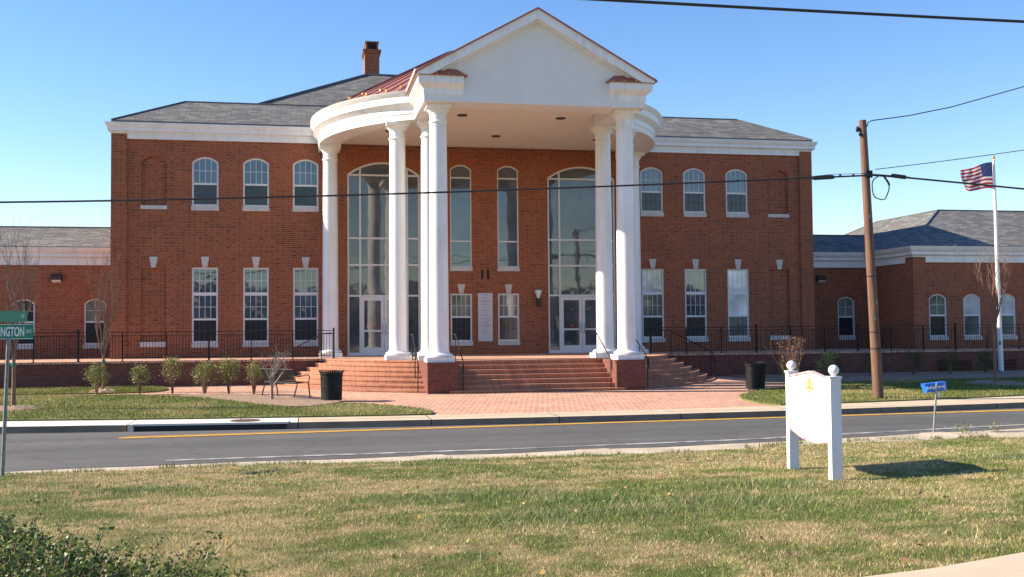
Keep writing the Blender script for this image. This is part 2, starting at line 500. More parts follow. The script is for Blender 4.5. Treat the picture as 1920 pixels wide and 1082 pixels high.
def wood_mat(name, a, c, stretch=(14, 14, 0.8)):
    m, nt, b = new_mat(name)
    mp = N(nt, "ShaderNodeMapping"); mp.inputs["Scale"].default_value = stretch
    nt.links.new(position(nt), mp.inputs[0])
    n = noise(nt, mp.outputs[0], 1.0, 6, 0.65)
    nt.links.new(ramp(nt, n, [(0.3, a), (0.7, c)]), b.inputs["Base Color"])
    b.inputs["Roughness"].default_value = 0.85
    bump(nt, b, n, 0.4, 0.01)
    return m
M['pole_wood'] = wood_mat("creosoted_pole_wood", (0.075, 0.040, 0.027), (0.21, 0.115, 0.078))
M['bark'] = wood_mat("grey_bark", (0.16, 0.12, 0.10), (0.34, 0.28, 0.24), (20, 20, 6))
M['twig'] = wood_mat("brown_twig", (0.14, 0.075, 0.05), (0.28, 0.17, 0.12), (20, 20, 6))

def flag_mat(name, col):
    m, nt, b = new_mat(name)
    n = noise(nt, position(nt), 6, 3)
    nt.links.new(ramp(nt, n, [(0.3, tuple(c * 0.9 for c in col)), (0.7, col)]), b.inputs["Base Color"])
    b.inputs["Roughness"].default_value = 0.8
    tr = N(nt, "ShaderNodeBsdfTranslucent"); tr.inputs[0].default_value = (*col, 1)
    mx = N(nt, "ShaderNodeMixShader"); mx.inputs[0].default_value = 0.35
    nt.links.new(b.outputs[0], mx.inputs[1]); nt.links.new(tr.outputs[0], mx.inputs[2])
    nt.links.new(mx.outputs[0], nt.nodes["Material Output"].inputs[0])
    return m
M['flag_red'] = flag_mat("flag_red", (0.50, 0.03, 0.05))
M['flag_white'] = flag_mat("flag_white", (0.78, 0.77, 0.76))
M['flag_blue'] = flag_mat("flag_blue", (0.03, 0.045, 0.19))

# ------------------------------------------------------------------ ground
PLX = lambda y: 0.12 * (y + 16.5) / 12.9            # the forecourt rises a little towards the building
def interp(pts):
    xs = [p[0] for p in pts]; ys = [p[1] for p in pts]
    return lambda x: float(np.interp(x, xs, ys))
def quadfit(pts):
    c = np.polyfit([p[0] for p in pts], [p[1] for p in pts], 2)
    return lambda x: float(np.polyval(c, max(-26, min(26, x))))
curb = quadfit([(-14.2, -17.7), (-7.8, -18.65), (-2.6, -18.62), (4.7, -18.75), (11.6, -18.0)])
walk_back = quadfit([(-14.5, -16.35), (-7.8, -17.4), (-2.3, -17.3), (5.4, -17.35), (13.4, -15.9)])
yellow = quadfit([(-10.96, -21.05), (-2.94, -20.62), (3.95, -20.40), (10.05, -20.15)])
white = interp([(-40, -25.4), (-12.2, -24.6), (-9.5, -24.35), (-3.7, -24.25), (1.0, -23.9), (6.3, -22.98), (14, -21.9), (40, -21.0)])
grass_edge = interp([(-40, -26.3), (-12.3, -25.56), (-10.5, -25.42), (-8.2, -25.3), (-6.3, -25.38), (-3.9, -25.42), (-1.7, -25.6), (0.2, -25.33), (1.2, -24.65), (2.0, -24.3), (4.3, -24.3), (6.6, -24.6), (14, -24.9), (40, -25.5)])
def road_z(x, y):
    c, w, m_ = curb(x), white(x), yellow(x)
    if y > m_: return -0.15 + 0.15 * min(1, (c - y) / (c - m_))
    return 0.0 - 0.10 * min(1, (m_ - y) / (m_ - w))
XS = [-45 + 1.0 * i for i in range(91)]

def strip(name, lo, hi, zf, m, ny=6, xs=XS, dz=0.0, kind='structure'):
    b = MB()
    rows = [[(x, lo(x) + (hi(x) - lo(x)) * j / ny) for j in range(ny + 1)] for x in xs]
    vs = [(x, y, zf(x, y) + dz) for r in rows for x, y in r]
    k = ny + 1
    b.add(vs, [(i * k + j, (i + 1) * k + j, (i + 1) * k + j + 1, i * k + j + 1) for i in range(len(xs) - 1) for j in range(ny)])
    return tag(b.build(name, m), kind=kind)

b = MB()
b.quad((-900, -900, -0.6), (900, -900, -0.6), (900, 900, -0.6), (-900, 900, -0.6))
tag(b.build("ground", M['terrain']), kind='structure')
strip("road", lambda x: white(x) - 0.5, yellow, road_z, M['asphalt'], 5)
strip("road", yellow, curb, road_z, M['asphalt'], 3)
strip("road_marking", lambda x: yellow(x) - 0.21, lambda x: yellow(x) - 0.03, road_z, M['yellow'], 1, [-11.0 + 0.5 * i for i in range(112)], 0.008)
strip("road_marking", lambda x: yellow(x) + 0.04, lambda x: yellow(x) + 0.20, road_z, M['yellow'], 1, [-10.9 + 0.5 * i for i in range(112)], 0.008)
strip("road_marking", lambda x: white(x) - 0.07, lambda x: white(x) + 0.07, road_z, M['road_white'], 1, [-9.7 + 0.5 * i for i in range(110)], 0.012)
strip("shoulder", lambda x: grass_edge(x) - 1.2, lambda x: white(x) - 0.12, lambda x, y: -0.112 + 0.006 * math.sin(x * 2.1) * math.sin(y * 3), M['gravel'], 8, [-45 + 0.5 * i for i in range(181)], 0.008)
# pavement on the building side, with its kerb; the part at the left is newer and paler
def pavement(x0, x1, m):
    b = MB()
    n = max(2, int((x1 - x0) / 0.8))
    xs = [x0 + (x1 - x0) * i / n for i in range(n + 1)]
    for a, c in zip(xs[:-1], xs[1:]):
        b.quad((a, curb(a), 0), (c, curb(c), 0), (c, walk_back(c), PLX(walk_back(c)) + 0.012), (a, walk_back(a), PLX(walk_back(a)) + 0.012), 0)
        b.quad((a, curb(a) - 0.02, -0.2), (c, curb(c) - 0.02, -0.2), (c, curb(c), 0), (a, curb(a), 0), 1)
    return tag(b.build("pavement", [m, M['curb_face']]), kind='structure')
edges = [-45, -38, -31, -24, -17.5]
for a, c in zip(edges[:-1], edges[1:]): pavement(a, c, M['new_concrete'])
pavement(-17.5, -11.35, M['new_concrete']); pavement(-11.33, -8.9, M['new_concrete']); pavement(-8.88, -7.55, M['new_concrete'])
xx = -7.53
while xx < 44:
    pavement(xx, xx + 3.03, M['concrete']); xx += 3.05
# storm drain inlet in the kerb, with its round cover
b = MB()
b.prism_z([(-11.2, curb(-11.2) - 0.10), (-7.75, curb(-7.75) - 0.10), (-7.75, curb(-7.75) + 0.35), (-11.2, curb(-11.2) + 0.35)], -0.02, 0.022, 0)
b.prism_z([(-11.15, curb(-11.15) - 0.03), (-7.8, curb(-7.8) - 0.03), (-7.8, curb(-7.8) + 0.05), (-11.15, curb(-11.15) + 0.05)], -0.19, -0.02, 1)
b.prism_z([(-11.28, curb(-11.28) - 0.14), (-11.18, curb(-11.2) - 0.14), (-11.18, curb(-11.2) + 0.3), (-11.28, curb(-11.2) + 0.3)], -0.2, 0.02, 0)
inl = b.build("drain_inlet", [M['new_concrete'], M['rubber']])
tag(inl, "long dark storm drain slot under a pale concrete lip in the kerb", "drain inlet")
b = MB(); b.lathe([(0.0, 0.0), (0.34, 0.0), (0.34, 0.02), (0.0, 0.02)], seg=28)
tag(b.build("manhole_cover", M['iron_cover'], loc=(-8.75, -18.0, 0.013)), "rusty round cover set in the pale pavement above the drain slot", "manhole cover")

def flat(name, poly, m, dz, kind='structure', thick=0.0):
    b = MB()
    if thick:
        n = len(poly)
        v = [(x, y, PLX(y) + dz) for x, y in poly] + [(x, y, PLX(y) + dz - thick) for x, y in poly]
        lists = [[Vector((x, y, 0)) for x, y in poly]]
        f = [tuple(t) for t in tessellate_polygon(lists)]
        f += [(i, i + n, (i + 1) % n + n, (i + 1) % n) for i in range(n)]
        b.add(v, f)
    else:
        b.poly_holes(poly, [], lambda x, y: (x, y, PLX(y) + dz))
    return tag(b.build(name, m), kind=kind)
fx = [-45 + 1.5 * i for i in range(61)]
flat("forecourt", [(x, walk_back(x) + 0.003) for x in fx] + [(45, -3.4), (-45, -3.4)], M['paver'], 0.0)
def smooth_poly(pts, it=2):
    for _ in range(it):
        q = []
        for i in range(len(pts)):
            a, c = pts[i], pts[(i + 1) % len(pts)]
            q += [(a[0] * .75 + c[0] * .25, a[1] * .75 + c[1] * .25), (a[0] * .25 + c[0] * .75, a[1] * .25 + c[1] * .75)]
        pts = q
    return pts
wb = lambda a, c, n=14: [(a + (c - a) * i / n, walk_back(a + (c - a) * i / n) + 0.03) for i in range(n + 1)]
LAWNS = {}
LAWNS['front'] = wb(-44, -4.35, 40) + [(-4.2, -16.8), (-4.4, -15.9), (-4.9, -15.0), (-5.6, -14.0), (-6.4, -13.4), (-7.5, -14.8), (-8.7, -13.2), (-10.3, -10.4), (-11.4, -9.2), (-13.9, -8.0), (-16.9, -7.7), (-44, -7.6)]
LAWNS['wall'] = [(-44, -6.9), (-17.0, -6.85), (-13.7, -7.1), (-12.6, -7.0), (-12.1, -6.4), (-12.0, -5.5), (-12.3, -4.7), (-12.8, -4.2), (-18, -3.75), (-44, -3.75)]
LAWNS['right'] = wb(5.0, 44, 40) + [(44, -8.2), (20, -8.4), (16, -8.6), (12.8, -8.6), (10.6, -9.6), (8.4, -10.8), (7.3, -11.6), (6.2, -12.6), (5.3, -13.8), (4.8, -15.2), (4.75, -16.4)]
for k, pl in LAWNS.items():
    flat("lawn", pl, M['far_grass'], 0.045, thick=0.06)
flat("planting_bed", smooth_poly([(-11.6, -9.0), (-10.2, -8.5), (-8.5, -9.9), (-7.6, -11.2), (-6.3, -12.6), (-6.6, -13.6), (-7.5, -14.7), (-8.7, -13.2), (-10.2, -10.6)], 1), M['mulch'], 0.055, thick=0.05)
flat("planting_bed", [(44, -3.7), (9.2, -3.7), (9.4, -5.5), (8.0, -8.6), (6.3, -12.3), (7.3, -11.6), (8.4, -10.8), (10.6, -9.6), (12.8, -8.5), (16, -8.5), (20, -8.3), (44, -8.1)], M['mulch'], 0.05, thick=0.05)
for cx, cy, rx in ((15.7, -11.3, 0.95), (-15.05, -13.2, 0.75), (-13.95, -6.5, 0.5)):
    b = MB()
    prof = [(rx, 0.0), (rx * 0.75, 0.06), (rx * 0.4, 0.10), (0.05, 0.11)]
    b.lathe(prof, seg=20)
    rr = random.Random(int(cx * 10))
    b.v = [(x * (1 + rr.uniform(-.14, .14)), y * 1.3 * (1 + rr.uniform(-.14, .14)), z + rr.uniform(-.012, .02)) for x, y, z in b.v]
    tag(b.build("mulch_ring", M['mulch'], loc=(cx, cy, PLX(cy) + 0.03)), kind='structure')

# near lawn: one sheet with blades on it
def vnoise(x, y, seed, f):
    rs = np.random.RandomState(seed); g = rs.rand(64, 64)
    u, v = x * f + 100.3, y * f + 57.7
    i, j = np.floor(u).astype(int), np.floor(v).astype(int)
    a, c = u - i, v - j
    a = a * a * (3 - 2 * a); c = c * c * (3 - 2 * c)
    G = lambda p, q: g[p % 64, q % 64]
    return (G(i, j) * (1 - a) + G(i + 1, j) * a) * (1 - c) + (G(i, j + 1) * (1 - a) + G(i + 1, j + 1) * a) * c
def fbm(x, y, seed, f, o=4):
    s, t, w = 0, 0, 1
    for k in range(o):
        s = s + w * vnoise(x, y, seed + k, f * 2 ** k); t += w; w *= 0.55
    return s / t
def lawn_z(x, y):
    t = -25.0 - y
    z = -0.1 + 0.0536 * np.clip(t, -2, 10) + 0.02 * np.clip(t - 10, 0, 8)
    z = z + 0.10 * np.clip((x + 0.6) / 2.0, 0, 1) * np.clip((t - 2) / 3, 0, 1) * np.clip((11 - t) / 4, 0, 1)
    return z + 0.035 * (fbm(x, y, 5, 0.8, 3) - 0.5)
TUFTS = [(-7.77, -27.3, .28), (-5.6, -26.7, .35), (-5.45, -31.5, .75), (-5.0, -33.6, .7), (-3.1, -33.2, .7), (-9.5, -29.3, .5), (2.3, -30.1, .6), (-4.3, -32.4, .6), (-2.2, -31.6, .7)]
def dryness(x, y):
    d = fbm(x, y, 11, 0.42, 3) * 0.34 + fbm(x, y * 1.3, 31, 1.5, 3) * 0.40 + fbm(x, y * 1.2, 61, 4.5, 3) * 0.36
    d = np.clip((d - 0.42) / 0.20, 0, 1)
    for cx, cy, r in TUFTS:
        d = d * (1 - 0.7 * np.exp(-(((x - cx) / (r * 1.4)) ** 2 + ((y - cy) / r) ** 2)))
    return d
def grass_cols(x, y, rs, n):
    d = dryness(x, y)
    pick = rs.rand(n) < d ** 1.3 * 0.56 + 0.06
    g = np.stack([0.15 + 0.09 * rs.rand(n), 0.19 + 0.09 * rs.rand(n), 0.05 + 0.035 * rs.rand(n)], 1)
    t = np.stack([0.48 + 0.18 * rs.rand(n), 0.39 + 0.15 * rs.rand(n), 0.22 + 0.10 * rs.rand(n)], 1)
    return np.where(pick[:, None], t, g)
def color_attr(me, cols):
    ca = me.color_attributes.new("Col", 'FLOAT_COLOR', 'POINT')
    full = np.ones((len(cols), 4), np.float32); full[:, :3] = cols
    ca.data.foreach_set('color', full.ravel())
def tri_mesh(name, P, cols, mat_, nper=3):
    n = len(P) // nper
    me = bpy.data.meshes.new(name)
    me.vertices.add(len(P)); me.vertices.foreach_set('co', P.astype(np.float32).ravel())
    me.loops.add(n * nper); me.loops.foreach_set('vertex_index', np.arange(n * nper, dtype=np.int32))
    me.polygons.add(n); me.polygons.foreach_set('loop_start', np.arange(0, n * nper, nper, dtype=np.int32))
    me.materials.append(mat_)
    me.update(calc_edges=True)
    color_attr(me, cols)
    o = bpy.data.objects.new(name, me); scene.collection.objects.link(o)
    return o
gx = np.arange(-22, 20.01, 0.12)
rows = []
NY = 150
ge = np.array([grass_edge(x) for x in gx])
X = np.repeat(gx[:, None], NY, 1)
tt = (np.arange(NY) / (NY - 1)) ** 1.0
Y = ge[:, None] + (-46.0 - ge[:, None]) * tt[None, :]
ge = ge - 0.22 + 0.2 * (fbm(X[:, 0], Y[:, 0], 77, 1.6, 4) - 0.5) * 2
Y = ge[:, None] + (-46.0 - ge[:, None]) * tt[None, :]
Zz = lawn_z(X, Y); Zz[:, 0] -= 0.06
P = np.stack([X, Y, Zz], -1).reshape(-1, 3)
me = bpy.data.meshes.new("lawn")
idx = np.arange(len(gx) * NY).reshape(len(gx), NY)
quads = np.stack([idx[:-1, :-1], idx[:-1, 1:], idx[1:, 1:], idx[1:, :-1]], -1).reshape(-1, 4)[:, ::-1]
me.from_pydata(P.tolist(), [], quads.tolist())
rs = np.random.RandomState(3)
d = dryness(P[:, 0], P[:, 1]); q = rs.rand(len(P)) * 0.5 + 0.75
cols = (np.array([0.075, 0.095, 0.024])[None] * (1 - d[:, None]) + np.array([0.27, 0.20, 0.10])[None] * d[:, None]) * q[:, None]
me.materials.append(M['sod']); me.polygons.foreach_set('use_smooth', [True] * len(me.polygons)); me.update()
color_attr(me, cols)
o = bpy.data.objects.new("lawn", me); scene.collection.objects.link(o); tag(o, kind='structure')

WALK = [(-4.5, -37.4), (-4.0, -36.90), (-3.3, -36.72), (-2.86, -36.58), (-2.49, -36.46), (-1.0, -35.95), (4, -34.5), (4.6, -35.9), (-0.5, -37.6), (-3.0, -39.5)]
def in_walk(x, y):
    line = np.interp(x, [-4.5, -4.0, -3.3, -2.86, -2.49, -1.0, 4], [-37.4, -36.90, -36.72, -36.58, -36.46, -35.95, -34.5])
    return (x > -4.7) & (y < line + 0.03)
def blades(n, ymin, ymax, hgt, wid, seed):
    rs = np.random.RandomState(seed)
    y = rs.uniform(ymin, ymax, n)
    dist = (y + 43.0)
    xc = -7.35 + 0.198 * dist
    x = xc + rs.uniform(-0.66, 0.90, n) * dist * 1.02
    gl = np.interp(x, gx, ge)
    keep = (y < gl + 0.12 * rs.rand(n) - 0.02) & ~in_walk(x, y)
    x, y = x[keep], y[keep]; n = len(x)
    z = lawn_z(x, y) - 0.006
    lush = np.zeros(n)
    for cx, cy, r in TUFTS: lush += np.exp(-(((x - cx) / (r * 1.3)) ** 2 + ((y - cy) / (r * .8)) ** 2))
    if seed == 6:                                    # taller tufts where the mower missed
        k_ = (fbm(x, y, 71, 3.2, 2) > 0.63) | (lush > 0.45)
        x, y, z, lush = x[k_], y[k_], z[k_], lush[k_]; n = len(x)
    h = hgt * (0.45 + 0.8 * rs.rand(n)) * (1 + 0.7 * np.clip(lush, 0, 1)) * (0.7 + 0.6 * fbm(x, y, 51, 1.3, 2))
    a = rs.uniform(0, 2 * np.pi, n); w = wid * (0.6 + 0.8 * rs.rand(n))
    lean = h * rs.uniform(0.15, 1.1, n); la = rs.uniform(0, 2 * np.pi, n)
    c0 = np.stack([x, y, z], 1); dx = np.stack([np.cos(a) * w, np.sin(a) * w, np.zeros(n)], 1)
    tip = c0 + np.stack([np.cos(la) * lean, np.sin(la) * lean, h], 1)
    P = np.stack([c0 - dx, c0 + dx, tip], 1).reshape(-1, 3)
    cols = grass_cols(x, y, rs, n)
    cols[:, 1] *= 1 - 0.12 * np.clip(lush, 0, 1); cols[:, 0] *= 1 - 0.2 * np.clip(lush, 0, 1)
    return P, np.repeat(cols, 3, 0)
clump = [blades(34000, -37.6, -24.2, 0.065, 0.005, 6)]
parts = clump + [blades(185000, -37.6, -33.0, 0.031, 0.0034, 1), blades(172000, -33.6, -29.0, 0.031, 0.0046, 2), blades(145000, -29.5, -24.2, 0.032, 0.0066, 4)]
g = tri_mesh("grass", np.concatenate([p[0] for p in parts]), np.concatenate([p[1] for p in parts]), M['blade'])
tag(g, "patchy green and straw coloured grass blades on the near lawn", "grass", kind='stuff')

def far_blades(poly, n, seed):
    rs = np.random.RandomState(seed)
    px_, py_ = np.array([p[0] for p in poly]), np.array([p[1] for p in poly])
    x = rs.uniform(max(-20, px_.min()), min(24, px_.max()), n); y = rs.uniform(py_.min(), py_.max(), n)
    ins = np.zeros(n, bool); j = len(poly) - 1
    for i in range(len(poly)):
        c = ((py_[i] > y) != (py_[j] > y)) & (x < (px_[j] - px_[i]) * (y - py_[i]) / (py_[j] - py_[i] + 1e-9) + px_[i])
        ins ^= c; j = i
    x, y = x[ins], y[ins]; n = len(x)
    z = 0.12 * (y + 16.5) / 12.9 + 0.04
    h = 0.05 * (0.5 + rs.rand(n)); a = rs.uniform(0, 6.28, n); w = 0.011 * (0.6 + 0.8 * rs.rand(n))
    c0 = np.stack([x, y, z], 1); dx = np.stack([np.cos(a) * w, np.sin(a) * w, 0 * a], 1)
    tip = c0 + np.stack([rs.uniform(-.03, .03, n), rs.uniform(-.03, .03, n), h], 1)
    d = fbm(x, y, 91, 0.5, 3) * 0.8 + 0.2 * rs.rand(n)
    g_ = np.stack([0.11 + 0.07 * rs.rand(n), 0.14 + 0.07 * rs.rand(n), 0.03 + 0.02 * rs.rand(n)], 1)
    t_ = np.stack([0.30 + 0.1 * rs.rand(n), 0.25 + 0.1 * rs.rand(n), 0.10 + 0.05 * rs.rand(n)], 1)
    cols = np.where((d > 0.56)[:, None], t_, g_)
    return np.stack([c0 - dx, c0 + dx, tip], 1).reshape(-1, 3), np.repeat(cols, 3, 0)
parts = [far_blades(LAWNS['front'], 60000, 8), far_blades(LAWNS['wall'], 16000, 9), far_blades(LAWNS['right'], 60000, 10)]
g = tri_mesh("grass", np.concatenate([p[0] for p in parts]), np.concatenate([p[1] for p in parts]), M['blade'])
tag(g, "short mown grass on the lawns in front of the courthouse", "grass", kind='stuff')

rs = np.random.RandomState(23); n = 5200
x = rs.uniform(-14, 8.5, n)
k_ = vnoise(x, x * 0 + 3, 41, 1.3) * .6 + vnoise(x, x * 0 + 9, 42, 4.0) * .4
x = x[k_ > .5]; n = len(x)
y = np.interp(x, gx, ge) + rs.normal(-.02, .08, n)
z = np.minimum(lawn_z(x, y), -.09) - .01
a = rs.uniform(0, 6.28, n); h = rs.uniform(.04, .13, n); wd = rs.uniform(.005, .010, n)
c0 = np.stack([x, y, z], 1); dx = np.stack([np.cos(a) * wd, np.sin(a) * wd, 0 * a], 1)
tip = c0 + np.stack([rs.normal(0, .04, n), rs.normal(0, .04, n), h], 1)
g = tri_mesh("grass", np.stack([c0 - dx, c0 + dx, tip], 1).reshape(-1, 3), np.repeat(np.stack([.09 + .12 * rs.rand(n), .12 + .09 * rs.rand(n), .03 + .03 * rs.rand(n)], 1), 3, 0), M['blade'])
tag(g, "uncut tufts straggling along the lawn edge by the road", "grass", kind='stuff')

# the walk in the near right corner
b = MB()
nW = len(WALK)
zc = [float(lawn_z(np.array(x), np.array(y))) + 0.035 for x, y in WALK]
b.add([(x, y, z) for (x, y), z in zip(WALK, zc)] + [(x, y, z - 0.15) for (x, y), z in zip(WALK, zc)],
      [tuple(t) for t in tessellate_polygon([[Vector((x, y, 0)) for x, y in WALK]])] + [(i, i + nW, (i + 1) % nW + nW, (i + 1) % nW) for i in range(nW)])
tag(b.build("footpath", M['concrete']), kind='structure')

# ------------------------------------------------------------------ courthouse
T = 1.05                                             # height of the terrace
court = empty("courthouse", (0, 0, 0))
tag(court, "two storey red brick courthouse with white columned portico and grey shingle roofs", "building")

def arch_outline(w, z0, z1, rise, n=12):
    """bottom left, bottom right, then over the arch to the left"""
    p = [(-w / 2, z0), (w / 2, z0)]
    if rise <= 0: return p + [(w / 2, z1), (-w / 2, z1)]
    Rr = (w * w / 4 + rise * rise) / (2 * rise); a = math.asin(w / 2 / Rr)
    return p + [(Rr * math.sin(a - 2 * a * i / n), z1 - Rr + Rr * math.cos(a - 2 * a * i / n)) for i in range(n + 1)]
def top_z(w, z1, rise, x):
    if rise <= 0: return z1
    Rr = (w * w / 4 + rise * rise) / (2 * rise)
    return z1 - Rr + math.sqrt(max(0, Rr * Rr - x * x))
def ring(b, outer, inner, y0, y1, m=0):
    n = len(outer)
    v = [(x, y0, z) for x, z in outer] + [(x, y0, z) for x, z in inner] + [(x, y1, z) for x, z in outer] + [(x, y1, z) for x, z in inner]
    f = []
    for i in range(n):
        j = (i + 1) % n
        f += [(i, j, n + j, n + i), (n + i, n + j, 3 * n + j, 3 * n + i), (j, i, 2 * n + i, 2 * n + j)]
    b.add(v, f, m)
def inset(w, z0, z1, rise, t, n=12):
    if rise <= 0: return arch_outline(w - 2 * t, z0 + t, z1 - t, 0, n), 0
    Rr = (w * w / 4 + rise * rise) / (2 * rise) - t; ww = w - 2 * t
    r_ = Rr - math.sqrt(Rr * Rr - ww * ww / 4)
    return arch_outline(ww, z0 + t, z1 - t, r_, n), r_
def fan(b, w, z1, rise, depth, proud=0.004):
    """soldier bricks round a segmental arch: a mortar band with brick wedges on it"""
    Rr = (w * w / 4 + rise * rise) / (2 * rise); a = math.asin(w / 2 / Rr) * 1.0; zc_ = z1 - Rr
    nb = max(7, int(2 * a * (Rr + depth / 2) / 0.088))
    P_ = lambda r, t: (r * math.sin(t), zc_ + r * math.cos(t))
    m_ = [P_(Rr, -a + 2 * a * i / nb) for i in range(nb + 1)] + [P_(Rr + depth, a - 2 * a * i / nb) for i in range(nb + 1)]
    b.prism_y(m_[::-1], -proud, 0.03, 0)
    for i in range(nb):
        t0, t1 = -a + 2 * a * (i + 0.09) / nb, -a + 2 * a * (i + 0.91) / nb
        b.prism_y([P_(Rr + .006, t0), P_(Rr + .006, t1), P_(Rr + depth - .006, t1), P_(Rr + depth - .006, t0)], -proud - 0.006, 0.0, 1)
def jack(b, w, z1, depth, proud=0.004):
    nb = int(w / 0.078); fl = 0.30
    b.prism_y([(-w / 2, z1), (w / 2, z1), (w / 2 + fl * depth, z1 + depth), (-w / 2 - fl * depth, z1 + depth)], -proud, 0.03, 0)
    for i in range(nb):
        f0, f1 = -1 + 2 * (i + .09) / nb, -1 + 2 * (i + .91) / nb
        B, Tt = w / 2, w / 2 + fl * depth
        b.prism_y([(B * f0, z1 + .006), (B * f1, z1 + .006), (Tt * f1, z1 + depth - .006), (Tt * f0, z1 + depth - .006)], -proud - .006, 0.0, 1)

def make_window(w, H, rise, rails, grids, glasses, arch, key, sill_h=0.19, t=0.065, lim=None):
    """H: from the bottom of the sill to the top; rails: heights of the meeting rails; grids: (columns, rows) per zone from the top"""
    z0 = sill_h
    fr = MB()
    o_, (i_, ri) = arch_outline(w, z0, H, rise), inset(w, z0, H, rise, t)
    ring(fr, o_, i_, 0.035, 0.14)
    iw = w - 2 * t
    zr = sorted(rails, reverse=True)
    for z, th in zr: fr.box(-iw / 2, iw / 2, 0.06, 0.13, z - th / 2, z + th / 2)
    bounds = [H - t] + [v for z, th in zr for v in (z + th / 2, z - th / 2)] + [z0 + t]
    gl = MB(); mu = MB()
    for k in range(len(zr) + 1):
        ztop, zbot = bounds[2 * k], bounds[2 * k + 1]
        gy = 0.085 if k < len(zr) else 0.10
        if k == 0 and rise > 0:
            pl = [(-iw / 2, zbot), (iw / 2, zbot)] + [(x, z) for x, z in i_[2:]]
        else:
            pl = [(-iw / 2, zbot), (iw / 2, zbot), (iw / 2, ztop), (-iw / 2, ztop)]
        gl.add([(x, gy, z) for x, z in pl], [tuple(range(len(pl)))], k)
        nc, nr = grids[k]
        mq = 1 if glasses[k] == 'screen' else 0
        for c in range(1, nc):
            x = -iw / 2 + iw * c / nc
            zt = top_z(iw, H - t, ri, x) if k == 0 and rise > 0 else ztop
            fr.box(x - 0.009, x + 0.009, gy - 0.012, gy - 0.002, zbot, zt, mq)
        for r_ in range(1, nr):
            z = zbot + (ztop - zbot) * r_ / nr
            fr.box(-iw / 2, iw / 2, gy - 0.0135, gy - 0.003, z - 0.009, z + 0.009, mq)
    win = fr.build("window", [M['frame_white'], M['dim_muntin']])
    gl.build("pane", [M[g_] for g_ in glasses], win)
    s = MB(); s.box(-w / 2 - 0.02, w / 2 + 0.02, -0.06, 0.10, 0, sill_h - 0.002)
    s.build("sill", M['stone'], win)
    if arch:
        a = MB()
        if rise > 0: fan(a, w + 0.02, H + 0.005, rise, 0.30)
        else: jack(a, w + 0.02, H + 0.005, arch)
        a.build("brick_arch", [M['mortar'], M['arch_brick']], win)
    if key:
        kk = MB(); kk.prism_y([(-0.085, H + 0.01), (0.085, H + 0.01), (0.16, H + 0.01 + key), (-0.16, H + 0.01 + key)], -0.03, 0.05)
        kk.build("keystone", M['stone'], win)
    win.parent = court
    return win
def put(win, x, y, z, first):
    o = win if first else copy_tree(win, court)
    o.location = (x, y, z)
    return o
OPEN = []       # openings in the main front wall
XW = [-11.32, -9.345, -7.38, 7.38, 9.345, 11.32]
ZU, HU, WU = 6.92, 2.155, 1.02
ZL, HL, WL = 1.455, 3.185, 1.0
upper = make_window(WU, HU, 0.22, [(1.08, 0.075)], [(4, 2), (4, 2)], ['glass', 'screen'], 0.3, 0)
lower = make_window(WL, HL, 0, [(2.13, 0.13), (1.12, 0.075)], [(4, 2), (4, 2), (4, 2)], ['glass', 'glass', 'screen'], 0.33, 0.42)
for i, x in enumerate(XW):
    put(upper, x, 0, ZU, i == 0)
    w = put(lower, x, 0, ZL, i == 0)
    OPEN += [[(x + a, ZU + c) for a, c in arch_outline(WU, 0.19, HU, 0.22)], [(x + a, ZL + c) for a, c in arch_outline(WL, 0.19, HL, 0)]]
    if i in (3, 5):
        for c in w.children:
            if c.name.startswith('pane'):
                me = c.data.copy(); c.data = me
                for k, nm in enumerate(['blind', 'muted_blind', 'screen'] if i == 3 else ['bright_reflection', 'bright_reflection', 'muted_blind']):
                    me.materials[k] = M[nm]
WC, HCU, HCL = 0.91, 4.47, 2.17
tall = make_window(WC, HCU, 0.2, [(3.93, 0.055), (1.26, 0.055)], [(1, 1), (1, 1), (1, 1)], ['bay_glass', 'glass', 'glass'], 0.3, 0, 0.17, 0.05)
small = make_window(WC, HCL, 0, [(1.20, 0.075)], [(4, 2), (4, 2)], ['muted_blind', 'screen'], 0.34, 0.38, 0.17)
for i, x in enumerate((-1.006, 1.006)):
    put(tall, x, 0, 4.52, i == 0); put(small, x, 0, 1.41, i == 0)
    OPEN += [[(x + a, 4.52 + c) for a, c in arch_outline(WC, 0.17, HCU, 0.2)], [(x + a, 1.41 + c) for a, c in arch_outline(WC, 0.17, HCL, 0)]]
